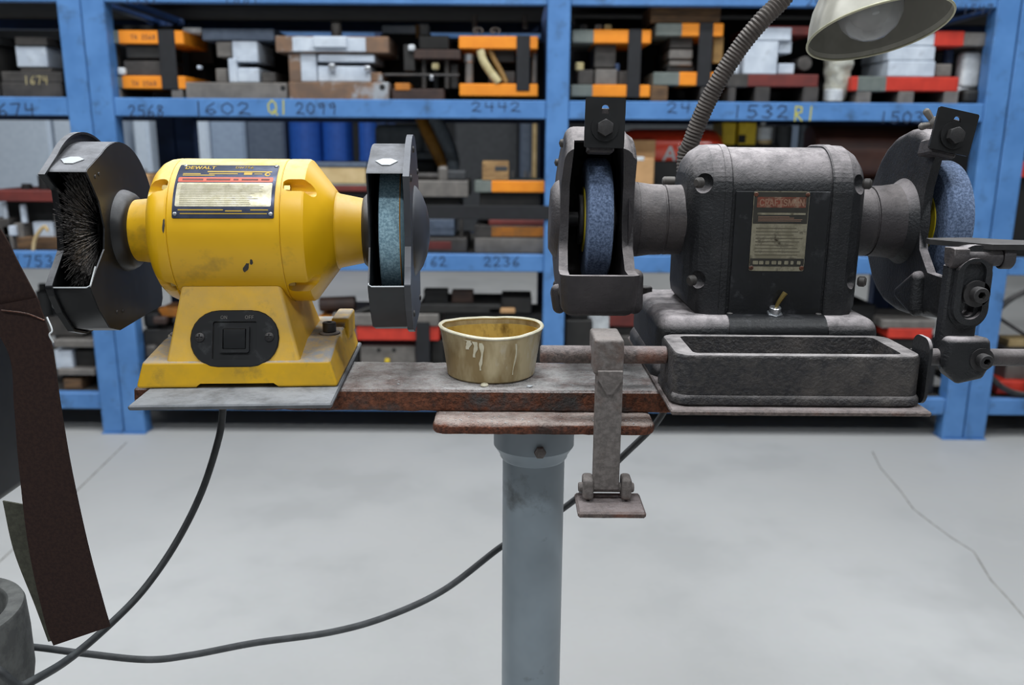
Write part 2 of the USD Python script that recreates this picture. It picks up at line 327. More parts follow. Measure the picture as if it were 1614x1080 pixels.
def write(T, txt, px, py, px1, Y, hp, mat, name='marker_character', w=.1):
    a = (px1 - px) / len(txt)
    for i, ch in enumerate(txt):
        g = scrawl(ch, px + a * i, py, px + a * (i + 1), Y, hp, w)
        if g: T.add(name, Manifold.batch_boolean([Manifold(m3.Mesh(np.array(q.vertices, np.float32), np.array(q.faces, np.uint32))) for q in g], m3.OpType.Add), mat, smooth=False)

# ------------------------------------------------------------------ room shell
fl = struct('floor', cbox(-7, 7, -3.5, 12.2, -.2, 0, 0), 'concrete', 'grey concrete workshop floor')
def floorpt(px, py):
    d = FWD * FPX + RT * (px - 807) - UPV * (py - 540); t = -CAM[2] / d[2]; q = CAM + d * t; return (q[0], q[1])
def floorline(name, pts, w, mat, lab):
    g = LineString([floorpt(*p) for p in pts]).buffer(w / 2, cap_style=2)
    p = numbered(fl, name); usdkit.mesh(stage, p, tm(prism_z(g, -.002, .0008)), MATS[mat]); meta(stage.GetPrimAtPath(p), label=lab)
floorline('crack', [(1375, 712), (1388, 738), (1420, 775), (1440, 803), (1470, 826), (1500, 848), (1535, 870), (1562, 915), (1590, 945), (1620, 980)], .005, 'crack', 'thin wandering crack in the concrete')
floorline('control_joint', [(200, 697), (125, 770), (0, 885), (-40, 922)], .006, 'crack', 'straight saw cut joint in the concrete')
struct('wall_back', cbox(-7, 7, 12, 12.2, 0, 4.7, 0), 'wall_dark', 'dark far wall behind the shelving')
struct('wall_left', cbox(-7.2, -7, -3.5, 12.2, 0, 4.7, 0), 'wall_paint')
struct('wall_right', cbox(7, 7.2, -3.5, 12.2, 0, 4.7, 0), 'wall_paint')
struct('wall_front', cbox(-7.2, 7.2, -3.7, -3.5, 0, 4.7, 0), 'wall_paint')
struct('ceiling', cbox(-7.2, 7.2, -3.7, 12.2, 4.7, 4.9, 0), 'ceiling_paint')

# ------------------------------------------------------------------ blue pallet racks
RY = 3.82; RD = 1.0
ZT = {0: U(807, -24, RY)[2], 1: U(807, 158, RY)[2], 2: U(807, 402, RY)[2], 3: U(807, 625, RY)[2]}   # beam tops
BH = .078; PW = .098
XA, XB, XM, XC, XD = -1.886, -1.784, .19, 2.089, 2.193
def rack(label, posts, bays, marks):
    T = Thing('pallet_rack', label, 'rack', ((posts[0] + posts[-1]) / 2, RY, 0))
    for x in posts:
        for y in (RY, RY + RD - .08):
            u = T.add('upright', cbox(x - PW / 2, x + PW / 2, y, y + .08, 0.006, 2.9, .004), 'blue_paint' if y == RY else 'blue_shaded')
            T.add('foot_plate', cbox(x - PW / 2 - .003, x + PW / 2 + .003, y - .01, y + .09, 0, .006, .001), 'blue_paint', under=u)
        for z in (.35, 1.15, 1.95): T.add('cross_brace', cbox(x - .02, x + .02, RY + .08, RY + RD - .08, z, z + .04), 'blue_shaded')
    for a, b in bays:
        for k, z in ZT.items():
            for y in (RY + .006, RY + RD - .05):
                T.add('beam', cbox(a + PW / 2, b - PW / 2, y, y + .045, z - BH, z, .004), 'blue_paint' if y < RY + .1 else 'blue_shaded')
            T.add('deck', cbox(a + PW / 2, b - PW / 2, RY + .052, RY + RD - .052, z - .03, z - .002, .002), 'deck')
    for txt, px, py, px1, hp, mat in marks: write(T, txt, px, py, px1, RY + .006, hp, MATSN[mat])
    return T
MATSN = {'k': 'marker', 'y': 'marker_yellow'}
rack('blue painted steel rack bay cut off by the left edge of the picture', [-3.85, XA], [(-3.85, XA)],
     [('1674', -25, 183, 60, 20, 'k'), ('1753', 22, 420, 88, 17, 'k')])
rack('wide blue painted steel pallet rack with two bays across the middle', [XB, XM, XC], [(XB, XM), (XM, XC)],
     [('2568', 203, 184, 262, 18, 'k'), ('1', 308, 182, 322, 22, 'k'), ('602', 322, 180, 400, 18, 'k'), ('Q1', 422, 180, 458, 22, 'y'), ('2099', 466, 180, 534, 18, 'k'), ('2442', 742, 176, 824, 15, 'k'),
      ('24', 1050, 178, 1092, 16, 'k'), ('1532', 1152, 186, 1246, 20, 'k'), ('R1', 1250, 190, 1288, 22, 'y'), ('1503', 1384, 194, 1458, 18, 'k'), ('162', 664, 420, 706, 15, 'k'), ('2236', 762, 420, 822, 15, 'k'),
      ('1881', 352, 6, 412, 16, 'k'), ('1547', 1516, 22, 1566, 15, 'k'), ('24', 1270, 10, 1296, 14, 'k'), ('1537', 196, 6, 250, 16, 'k')])
rack('blue painted steel rack bay cut off by the right edge of the picture', [XD, 4.2], [(XD, 4.2)], [('1611', 1640, 190, 1700, 18, 'k')])
# ------------------------------------------------------------------ goods on the shelves
SY = 3.885
DECK = {k: z - .002 for k, z in ZT.items()}
LV = {}
def item(name, label, cat, lev, parts, Y=SY, depth=.34, group=None, lift=0):
    """parts: (part name, material, x0, y0, x1, y1[, dy0, dy1, shape]) - sides measured in the picture at depth Y + dy0; y1 = None is the deck"""
    xs = [p[2] for p in parts] + [p[4] for p in parts]
    c = U((min(xs) + max(xs)) / 2, 300, Y); T = Thing(name, label, cat, (c[0], Y, DECK[lev]), group=group); made = []
    for p in parts:
        nm, mat, x0, y0, x1, y1 = p[:6]; d0 = p[6] if len(p) > 6 else 0; d1 = p[7] if len(p) > 7 else depth; shape = p[8] if len(p) > 8 else 'b'
        d1 = max(d1, d0 + .004)
        xm, ym = (x0 + x1) / 2, (y0 + (y1 or y0 + 20)) / 2
        X0, X1 = U(x0, ym, Y + d0)[0], U(x1, ym, Y + d0)[0]; Z1 = U(xm, y0, Y + d0)[2]; Z0 = DECK[lev] if y1 is None else U(xm, y1, Y + d0)[2]
        Z0 = max(Z0, DECK[lev]); ya, yb = Y + d0, Y + d1
        if shape == 'b': m = cbox(X0, X1, ya, yb, Z0, Z1, .004)
        elif shape == 'r': m = rbox(X0, X1, ya, yb, Z0, Z1, min(.03, (X1 - X0) * .3, (Z1 - Z0) * .3, (yb - ya) * .3), 16)
        elif shape == 'c': r = (X1 - X0) / 2; m = cyl(((X0 + X1) / 2, ya + r, Z0), ((X0 + X1) / 2, ya + r, Z1), r, seg=24, b=min(.004, r * .3))
        elif shape == 'k': r = (Z1 - Z0) / 2; m = cyl((X0, ya + r, (Z0 + Z1) / 2), (X1, ya + r, (Z0 + Z1) / 2), r, seg=32, b=min(.01, r * .3))
        elif shape == 's': m = cbox(X0, X1, ya - .004, yb + .004, Z0, Z1, .002) - cbox(X0 - 1, X1 + 1, ya, yb, Z0 + .004, Z1 - .004, 0)
        elif shape == 'h': m = cyl(((X0 + X1) / 2, ya - .0015, (Z0 + Z1) / 2), ((X0 + X1) / 2, ya + .001, (Z0 + Z1) / 2), (X1 - X0) / 2, seg=20)
        elif shape == 'n': m = cyl(((X0 + X1) / 2, ya, (Z0 + Z1) / 2), ((X0 + X1) / 2, yb, (Z0 + Z1) / 2), (X1 - X0) / 2, seg=32, b=.003)
        elif shape == 't': m = tube([U(x0, y1, Y + d0), U(x0 + (x1 - x0) * .15, y0 + (y1 - y0) * .45, Y + d0), U(x0 + (x1 - x0) * .7, y0, Y + d0), U(x1, y0 + 6, Y + d0)], .008, 10)
        made.append(T.add(nm, m, mat, smooth=30))
    return T
E_ = .004
gO = 'orange painted die sets on the upper shelf'
# upper shelf, left bay
DB_ = item('die_block', 'dark steel die block chalked 1674 with a silver block on top', 'die', 1, [('bottom_block', 'steel_dark', 2, 130, 98, None), ('lower_plate', 'steel_dark', 2, 113, 98, 130), ('spacer', 'steel', 32, 107, 80, 113, .05, .25), ('upper_block', 'white_steel', 25, 72, 74, 106, .04, .28), ('cap_block', 'steel_dark', 23, 58, 74, 72, .03, .3)])
write(DB_, '1674', 38, 133, 78, SY, 13, 'hose_tan', 'chalk_character')
item('dark_die', 'black die in the shadow at the left end of the upper shelf', 'die', 1, [('block', 'dark_iron', -60, 70, -8, None), ('top_plate', 'black_and_shade', -70, 55, -4, 70)])
# upper shelf, middle bay
def two_plates(label, xt0, xt1, yt0, yt1, xb0, xb1, yb0, yb1, split, strap, extra, feet=(), Y=SY, depth=.34, lev=1, endmat='greengrey', mat='orange', strapbot=None):
    P = [('bottom_plate', endmat if split else mat, xb0, yb0, xb1, yb1)]
    P += [('top_plate', endmat if split else mat, xt0, yt0, xt1, yt1)]
    if split:
        P += [('paint_band', mat, xb0 + split, yb0 - .3, xb1 + .6, yb1 + .3, -.0015, depth * .98), ('paint_band', mat, xt0 + split, yt0 - .3, xt1 + .6, yt1 + .3, -.0015, depth * .98)]
    if strap: P.append(('strap', 'strap', strap[0], yt0 - 1, strap[1], strapbot or yb1 + 1, -.002, depth + .002, 's'))
    for x0, x1 in feet: P.append(('riser_block', 'steel', x0, yb1, x1, None))
    return item('die_set', label, 'die set', lev, P + extra, Y, depth, gO if mat == 'orange' else None)
D1 = two_plates('orange die set strapped with a black band next to the left blue post', 166, 288, 48, 69, 172, 292, 120, 140, 20, (252, 278),
    [('die_block', 'steel_dark', 195, 96, 254, 120, .02, .28), ('punch_block', 'dark_iron', 198, 69, 252, 92, .02, .28), ('guide_post', 'steel_dark', 176, 69, 188, 120, .05, .1, 'c'), ('ball_knob', 'plastic_white', 184, 106, 196, 118, -.01, .02, 'r')], feet=((174, 191), (270, 288)))
write(D1, 'TH 2568', 206, 62, 246, SY - .0015, 7, 'marker')
write(D1, 'TH 2568', 208, 135, 248, SY - .0015, 7, 'marker')
item('steel_die', 'bare steel die with silver blocks and a long base next to the strapped orange set', 'die', 1,
    [('base_plate', 'steel', 292, 130, 452, None), ('hole', 'black_and_shade', 442, 135, 450, 143, 0, .01, 'h'), ('lower_block', 'white_steel', 373, 107, 408, 130, .03, .3), ('side_block', 'steel', 340, 108, 358, 130, .05, .3), ('pillar', 'white_steel', 360, 92, 373, 130, .02, .2),
     ('upper_block', 'white_steel', 366, 65, 406, 98, .03, .3), ('upper_side', 'steel', 341, 66, 366, 90, .05, .3), ('end_block', 'steel_dark', 412, 114, 434, 130, .03, .25), ('stop_pin', 'white_steel', 310, 103, 316, 109, .03, .06, 'r')])
item('flat_bar_stock', 'blue grey flat bar lying over the bare steel die', 'bar', 1, [('bar', 'cabinet_dim', 318, 45, 432, 64, .06, .30), ('white_tip', 'plastic_white', 287, 43, 317, 52, .08, .2, 'r'), ('support', 'dark_iron', 300, 52, 335, 100, .3, .36)])
item('steel_die', 'silver and rust coloured press die with thick top plate mid upper shelf', 'die', 1,
    [('base_plate', 'steel_rusty', 455, 129, 613, None), ('hole', 'black_and_shade', 598, 133, 607, 142, 0, .01, 'h'), ('left_pillar', 'white_steel', 464, 83, 499, 129, .02, .3), ('rusty_face', 'steel_rusty', 455, 84, 474, 129, .015, .3), ('lower_block', 'white_steel', 501, 104, 584, 129, .02, .3), ('end_block', 'steel_rusty', 584, 114, 602, 129, .03, .3),
     ('stripper_plate', 'white_steel', 501, 86, 590, 98, .01, .3), ('top_plate', 'steel_rusty', 434, 57, 613, 83, 0, .34), ('bright_face', 'white_steel', 460, 58, 577, 82, -.002, .02), ('key_block', 'white_steel', 493, 57, 546, 75, -.02, .06), ('shank', 'steel', 520, 34, 537, 57, .08, .2, 'c'), ('bolt', 'bright_steel', 517, 99, 528, 113, -.01, .02, 'r'), ('bolt', 'bright_steel', 574, 103, 584, 113, -.01, .02, 'r')])
item('progressive_die', 'dark oily die with thin rods between the silver die and the next orange set', 'die', 1,
    [('base_plate', 'brown_iron', 618, 140, 700, None), ('orange_edge', 'orange_dull', 622, 131, 646, 143, -.004, .2), ('rod', 'steel_dark', 605, 116, 724, 120, .0, .03, 'k'), ('top_plate', 'brown_iron', 652, 78, 726, 93), ('post', 'steel_dark', 664, 93, 672, 140, .04, .08, 'c'), ('post', 'steel_dark', 700, 93, 708, 140, .04, .08, 'c'), ('punch', 'dark_iron', 636, 70, 654, 112, .02, .1), ('bright_lug', 'plastic_white', 643, 70, 654, 80, .0, .03, 'r'),
     ('white_spacer', 'hose_tan', 680, 98, 692, 110, .02, .06, 'r'), ('spring', 'bright_steel', 677, 118, 683, 127, -.01, .02, 'r'), ('dark_top', 'dark_iron', 660, 56, 708, 78, .05, .3), ('block', 'dark_iron', 710, 100, 722, 140, .05, .3)])
item('scrap_piece', 'pile of white and brown offcuts on the back of the upper shelf', 'offcut', 1, [('sheet', 'cabinet_white', 602, 40, 655, 53, .4, .5), ('block', 'cardboard', 655, 38, 660, 60, .4, .5), ('tube', 'plastic_white', 660, 38, 676, 60, .42, .5), ('support', 'black_and_shade', 600, 53, 680, None, .42, .52)])
D3 = two_plates('orange die set with a pale curved hose, in front of the middle blue post', 723, 848, 57, 77, 724, 848, 132, None or 152, 0, (814, 835),
    [('guide_post', 'steel', 733, 83, 746, 132, .03, .08, 'c'), ('post_cap', 'bright_steel', 730, 84, 748, 98, .025, .08, 'c'), ('lower_block', 'steel_dark', 770, 112, 812, 132, .05, .28), ('upper_block', 'dark_iron', 770, 77, 812, 98, .05, .28), ('rear_post', 'steel', 838, 83, 847, 132, .05, .1, 'c')], strapbot=143)
hs = [U(x, y, SY + .01) for x, y in ((757, 79), (762, 96), (772, 112), (786, 130))]; D3.add('hose', tube(hs, .018, 12), 'hose_tan', label='pale curved hose')
hs = [U(x, y, SY + .03) for x, y in ((772, 79), (780, 96), (790, 114), (798, 131))]; D3.add('hose', tube(hs, .012, 12), 'hose_brown')
for x in (748, 828): D3.add('eye_bolt', cyl(U(x, 46, SY + .1), U(x, 24, SY + .1), .013, seg=16), 'steel_dark')
for x in (748, 775): D3.add('spring', tube([U(x + k * 1.2 + 5 * math.cos(k), 48 + 4 * math.sin(k), SY + .04) for k in range(9)], .004, 6), 'steel')
# upper shelf, right bay
D4 = two_plates('orange and grey die set strapped with a black band, right beside the middle blue post', 902, 1026, 47, 68, 900, 1024, 134, 153, 33, (989, 1010),
    [('punch_block', 'steel_dark', 937, 70, 971, 107, .04, .28), ('die_block', 'steel', 938, 109, 973, 134, .02, .28), ('side_block', 'steel_dark', 911, 110, 936, 134, .03, .28), ('side_block', 'steel_dark', 974, 112, 990, 134, .03, .28), ('guide_pin', 'hose_tan', 907, 98, 921, 111, .03, .07, 'c'), ('guide_pin', 'teal_tape', 970, 100, 977, 112, .03, .05, 'c')])
for k, x in enumerate((920, 943, 958)): D4.add('nut', hexh(U(x, 47, SY + .06), (0, 0, 1), .03, .02), ('steel_dark', 'steel', 'hose_tan')[k])
D5 = two_plates('orange and grey die set under a rough wooden box', 1034, 1140, 37, 57, 1030, 1130, 114, 135, 40, (1100, 1122),
    [('punch_block', 'steel_dark', 1056, 58, 1092, 76, .04, .28), ('bright_block', 'steel', 1055, 78, 1092, 93, .03, .28), ('lower_block', 'steel', 1055, 96, 1091, 104, .03, .28), ('die_block', 'dark_iron', 1052, 104, 1094, 114, .04, .28), ('wood_riser', 'wood_dark', 1026, 135, 1053, None, -.002, .3), ('riser_block', 'steel_dark', 1104, 135, 1128, None), ('leather_tab', 'hose_brown', 1124, 57, 1140, 100, .02, .04)])
WB = item('wooden_box', 'rough brown wooden box on top of the orange die set', 'box', 1, [('front_board', 'wood_dark', 1026, 6, 1136, 36.5, 0, .02), ('back_board', 'wood_dark', 1026, 6, 1136, 36, .28, .3), ('end_board', 'wood_dark', 1026, 6, 1031, 36, .02, .28), ('end_board', 'wood_dark', 1131, 6, 1136, 36, .02, .28)], Y=SY + .01)
def red_set(label, P, Y=SY): return item('die_set', label, 'die set', 1, P, Y)
red_set('dark red die set with a square silver block, behind the lamp neck', [('bottom_plate', 'red_dark', 1146, 117, 1290, 137), ('dark_end', 'steel_dark', 1146, 116.5, 1180, 137.5, -.0015, .33), ('top_plate', 'red_dark', 1180, 41, 1284, 55), ('bright_face', 'white_steel', 1194, 43, 1248, 64, -.003, .05), ('square_block', 'white_steel', 1173, 64, 1226, 117, .0, .3), ('square_block', 'white_steel', 1226, 64, 1248, 84, .02, .3), ('side_block', 'white_steel', 1226, 100, 1252, 117, .02, .3), ('bore', 'steel_dark', 1258, 88, 1280, 112, .02, .25, 'n'),
    ('pin', 'white_steel', 1158, 102, 1167, 117, .02, .06, 'c'), ('riser_block', 'steel_dark', 1190, 137, 1214, None), ('riser_block', 'steel_dark', 1266, 137, 1290, None), ('riser_block', 'steel_dark', 1148, 137, 1160, None)])
BG = item('plastic_sleeve', 'wrinkled clear plastic sleeve standing between the two red die sets', 'sleeve', 1, [('band', 'plastic_white', 1304, 140, 1334, 160, .02, .1, 'c')])
tb = tm(Manifold.revolve(CrossSection([np.array([(0, 0), (.040, 0), (.052, .06), (.062, .18), (.064, .27), (0, .27)])]), 32).refine_to_length(.012)); tb.vertices += tb.vertex_normals * ((meshkit.fbm(tb.vertices * 30, 3) - .5) * .03)[:, None]
sl = U(1319, 160, SY + .07); tb.apply_translation((sl[0], SY + .09, DECK[1] + .004)); BG.add('sleeve', tb, 'plastic_clear', smooth=60)
red_set('bright red die set with stacked white blocks beside the right blue post', [('bottom_plate', 'red', 1342, 121, 1511, 144), ('grey_band', 'greengrey', 1351, 120.5, 1398, 144.5, -.0015, .33), ('block_course', 'white_steel', 1400, 96, 1474, 121, .0, .3), ('block_course', 'white_steel', 1400, 73, 1474, 95.5, .002, .3), ('top_block', 'white_steel', 1402, 52, 1474, 72, .005, .3), ('side_block', 'steel', 1474, 101, 1500, 121, .02, .3), ('top_plate', 'red', 1474, 49, 1520, 73, .0, .3), ('top_end', 'steel', 1520, 51, 1562, 73, .0, .3), ('post', 'teal_tape', 1490, 78, 1506, 100, .1, .2, 'c'),
    ('support_post', 'dark_iron', 1520, 73, 1534, 144, .2, .28, 'c'), ('riser_block', 'steel', 1350, 144, 1373, None), ('riser_block', 'steel', 1416, 144, 1441, None), ('riser_block', 'steel', 1488, 144, 1511, None)])
item('plastic_bag', 'crumpled white plastic bag hanging over dark parts near the right post', 'bag', 1, [('bag', 'plastic_white', 1516, 80, 1548, 140, .05, .12, 'r'), ('tail', 'plastic_white', 1508, 135, 1530, 156, .06, .11, 'r'), ('dark_parts', 'dark_iron', 1520, 140, 1556, None, .0, .2, 'r')])
item('dark_die', 'added black block for the shade behind the right red die set', 'die', 1, [('block', 'black_and_shade', 1330, 60, 1540, None)], Y=SY + .45, depth=.1)  # near-black blocks added along the shelf rear to make the gaps dark
item('dark_die', 'added black block for the shade behind the silver press die', 'die', 1, [('block', 'black_and_shade', 300, 60, 640, None)], Y=SY + .5, depth=.1)
item('dark_die', 'added black block for the shade behind the hose and the middle post', 'die', 1, [('block', 'black_and_shade', 690, 66, 858, None)], Y=SY + .5, depth=.1)
item('dark_die', 'added black block for the shade behind the wooden box', 'die', 1, [('block', 'black_and_shade', 905, 30, 1320, None)], Y=SY + .5, depth=.1)
item('dark_die', 'added black block for the shade behind the first strapped orange set', 'die', 1, [('block', 'black_and_shade', 176, 40, 300, None)], Y=SY + .5, depth=.1)
# middle shelf, left bay
item('die_plate', 'dark red die plate with black pegs at the left edge of the middle shelf', 'die', 2, [('plate', 'red_dark', -20, 300, 92, 318), ('peg', 'black_and_shade', 56, 276, 76, 300, .05, .1, 'c'), ('peg_nut', 'black_and_shade', 30, 290, 46, 300, .05, .1, 'c'), ('post', 'white_steel', 2, 320, 10, 345, .03, .05, 'c'), ('post', 'white_steel', 30, 322, 40, 352, .03, .05, 'c'), ('dark_body', 'black_and_shade', 10, 318, 90, 350, .1, .3), ('base', 'steel_dark', -20, 345, 14, None)])
item('steel_block', 'white faced steel block behind the hanging brown belt', 'block', 2, [('block', 'white_steel', 4, 356, 24, 372, .0, .2), ('lower', 'steel', 0, 372, 20, None, .0, .2), ('side', 'steel', 22, 352, 36, None, .02, .2)])
item('wood_block', 'brown wooden block with a pale stick leaning on it, on the middle shelf', 'block', 2, [('block', 'wood_dark', 26, 374, 96, None, -.004, .2), ('bright_block', 'white_steel', 52, 350, 84, 374, .03, .2), ('roll', 'steel', 83, 338, 100, 374, .05, .1, 'c'), ('stick', 'beige', 52, 358, 76, 398, -.04, -.02, 't')], Y=SY + .02)
item('carton', 'small brown carton seen beside the yellow grinder left end', 'carton', 2, [('carton', 'cardboard', 206, 275, 236, 298, 0, .2), ('under_plate', 'red_dark', 200, 298, 250, 312), ('stack', 'dark_iron', 200, 312, 262, None)])
# middle shelf, middle bay
item('parts_box', 'long beige box on a dark plate behind the yellow grinder', 'box', 2, [('box', 'beige', 496, 264, 576, 290, 0, .25), ('lid', 'cabinet_dim', 494, 256, 578, 264, -.003, .255), ('plate', 'greengrey', 480, 290, 600, 300, -.01, .3), ('red_patch', 'red_dark', 524, 292, 580, 302, -.012, .3), ('body', 'dark_iron', 486, 302, 640, None, .02, .3)])
item('steel_die', 'grey steel plate stack beside the right guard of the yellow grinder', 'die', 2, [('lower_plate', 'steel_dark', 640, 375, 736, None), ('red_patch', 'red_dark', 668, 380, 712, 394, -.0015, .01), ('box', 'cabinet_dim', 668, 346, 716, 372, .02, .2), ('middle_block', 'dark_iron', 640, 312, 726, 346, .05, .3), ('post', 'steel_dark', 724, 340, 730, 375, .02, .04, 'c'), ('top_plate', 'steel', 636, 285, 738, 311, -.002, .3), ('lug', 'steel', 690, 262, 706, 287, .02, .08, 'r')])
item('clamp', 'dark clamp handle lying on the grey steel plate stack', 'clamp', 2, [('handle', 'charcoal', 700, 268, 735, 285, .03, .07, 'r'), ('rod', 'steel_dark', 650, 272, 700, 284, .04, .06, 'k')])
item('die_set', 'orange banded die stack with a wood block on top, left of the middle post', 'die set', 2, [('bottom_plate', 'steel', 748, 375, 858, None), ('lower_band', 'orange_dull', 774, 357, 858, 374, -.002, .3), ('lower_plate', 'steel_dark', 748, 356, 859, 375), ('red_line', 'red_dark', 770, 347, 858, 356, .01, .3), ('body', 'dark_iron', 756, 304, 852, 348, .03, .3), ('top_plate', 'greengrey', 748, 285, 858, 304), ('upper_band', 'orange', 774, 285.2, 858.4, 303.6, -.002, .3)])
item('wood_block', 'square wooden block standing on the orange banded die stack', 'block', 2, [('block', 'wood', 760, 254, 802, 284.6, 0, .12), ('paint_stain', 'charcoal', 780, 262, 800, 270, -.001, .004)])
sb_ = item('rubber_strip', 'long black rubber strip stretched across the front of the middle shelf', 'strip', 2, [('strip', 'strap', 655, 324, 876, 346, -.075, -.068)])
sb_.add('end_clip', cbox(U(655, 330, SY - .068)[0], U(661, 330, SY - .068)[0], SY - .066, SY + .1, U(655, 345, SY)[2], U(655, 325, SY)[2]), 'dark_steel')
MS_ = item('machine', 'grey machine parts with a yellow brown hose behind the silver guard', 'machine', 2, [('body', 'machine_grey', 590, 196, 668, 250, .0, .3, 'r'), ('lower_body', 'charcoal', 600, 250, 690, 282, .0, .3, 'r'), ('arm', 'machine_grey', 640, 240, 690, 252, -.05, .05, 'r'), ('plate', 'cabinet_dim', 640, 275, 700, 284, -.06, .1), ('support', 'black_and_shade', 590, 284, 700, None, .0, .3)], Y=SY + .45)
def free_tube(name, label, cat, px, r, mat, lev=None):
    q = [U(*p) for p in px]; T = Thing(name, label, cat, q[-1]); T.add('tube', tube(q, r, 12), mat); return T
free_tube('hose', 'yellow brown hose curving down behind the silver wheel guard', 'hose', [(664, 186, 4.3), (672, 205, 4.25), (688, 238, 4.22), (704, 268, 4.22)], .03, 'ochre')
free_tube('hose', 'grey ribbed hose next to the yellow brown hose', 'hose', [(684, 186, 4.22), (696, 205, 4.2), (708, 232, 4.18), (714, 262, 4.2), (700, 283, 4.22)], .032, 'machine_grey')
# middle shelf, right bay
CB = item('cardboard_box', 'open cardboard box between the left blue wheel and the dark motor', 'box', 2, [('box', 'cardboard', 988, 249, 1031, 292, 0, .085), ('flap', 'cardboard', 990, 221, 1033, 249, .078, .084), ('tape', 'plastic_white', 998, 247, 1016, 254, -.002, .05), ('under_box', 'dark_iron', 975, 292, 1045, None, 0, .085)])
TK = Thing('red_tank', 'glossy orange red tank behind the cardboard box and the lamp neck', 'tank', (.85, 4.06, DECK[2]))
ta, tb2 = U(1000, 232, 4.06), U(1112, 232, 4.06); rt = .082
TK.add('tank', hull(sph(ta + [0, 0, 0], rt, 40).scale((1, 1, 1)), sph(tb2, rt, 40)), 'tank_red', smooth=60)
t = meshkit.text_mesh('AY', .062, .0015, True); t = tm(Manifold(m3.Mesh(np.array(t.vertices, np.float32), np.array(t.faces, np.uint32))).refine_to_length(.01)) if False else trimesh.Trimesh(*trimesh.remesh.subdivide_to_size(t.vertices, t.faces, .015), process=False)
lv = t.vertices; lx = lv[:, 0] * 1.1 + U(1044, 248, 3.98)[0]; lz = lv[:, 1] + ta[2] - .058
ly = ta[1] - np.sqrt(np.maximum(rt ** 2 - (lz - ta[2]) ** 2, 1e-6)) - lv[:, 2]
TK.add('lettering', (np.c_[lx, ly, lz], t.faces), 'white_mark', smooth=False)
TK.add('cradle', cbox(ta[0] - .02, tb2[0] + .02, 4.0, 4.12, DECK[2], ta[2] - rt + .02), 'black_and_shade')
CRS = [('yellow_plastic', 1136, 1192)]
item('plastic_crate', 'yellow plastic crate seen above the dark motor', 'crate', 2, [('crate', 'yellow_plastic', 1138, 193, 1160, 228, 0, .2), ('crate_end', 'yellow_plastic', 1164, 193, 1192, 228, 0, .2), ('slot', 'black_and_shade', 1164, 212, 1176, 226, -.002, .01), ('support', 'black_and_shade', 1125, 228, 1200, None, 0, .25)], Y=SY + .2)
item('bottle', 'white plastic bottle with a yellow foot next to the yellow crate', 'bottle', 2, [('body', 'plastic_white', 1196, 200, 1220, 221, 0, .06, 'c'), ('neck', 'plastic_white', 1200, 192, 1208, 201, .02, .04, 'c'), ('foot', 'beige', 1196, 220, 1220, 227, 0, .06, 'c'), ('support', 'black_and_shade', 1200, 227, 1226, None, 0, .1)], Y=SY + .2)
item('spray_can', 'dark can standing right of the white bottle', 'can', 2, [('body', 'charcoal', 1226, 198, 1252, None, 0, .07, 'c')], Y=SY + .2)
item('spray_can', 'grey can standing left of the big brown roll', 'can', 2, [('body', 'machine_grey', 1262, 196, 1280, None, 0, .05, 'c')], Y=SY + .25)
item('brown_roll', 'big dark brown roll lying behind the right wheel guard', 'roll', 2, [('roll', 'roll_brown', 1288, 197, 1470, 290, 0, .3, 'k'), ('cradle', 'black_and_shade', 1300, 284, 1460, None, .02, .28)], Y=SY + .05)
item('dark_bin', 'black bin behind the dark motor on the middle shelf', 'bin', 2, [('bin', 'black_and_shade', 900, 210, 970, None, 0, .3), ('rim', 'charcoal', 896, 203, 974, 210, -.01, .31)], Y=SY + .4)
item('orange_plate', 'small orange plate behind the left wheel guard', 'plate', 2, [('plate', 'orange', 892, 284, 912, 300, 0, .2), ('lower_plate', 'orange_dull', 892, 355, 912, 374, 0, .2), ('body', 'dark_iron', 894, 300, 980, None, .01, .25)], Y=SY)
# lower shelf, left bay
item('valve', 'black valve body on the lower shelf behind the hanging belt', 'valve', 3, [('body', 'black_and_shade', 54, 460, 76, 500, .0, .1, 'c'), ('cap', 'black_and_shade', 58, 448, 70, 460, .02, .07, 'c'), ('base', 'steel_dark', 40, 500, 130, 530, .0, .25), ('body_flange', 'dark_iron', 100, 478, 140, 520, .1, .2, 'r')], Y=SY + .05)
item('die_stack', 'stack of grey steel plates at the left blue posts on the lower shelf', 'die', 3, [('plate', 'steel', 84, 536, 150, 548, 0, .3), ('block', 'white_steel', 86, 552, 114, 582, .02, .2), ('dark_block', 'dark_iron', 114, 552, 150, 582, .05, .2), ('plate_low', 'steel', 90, 582, 150, 592, -.01, .3), ('base', 'steel_dark', 100, 606, 150, None, .1, .3), ('support', 'dark_iron', 86, 520, 148, 540, .1, .3), ('side', 'dark_iron', 60, 592, 100, None, .12, .3)])
item('wood_block', 'short brown block at the front of the lower shelf by the belt', 'block', 3, [('block', 'wood_dark', 100, 598, 128, None, -.004, .12)])
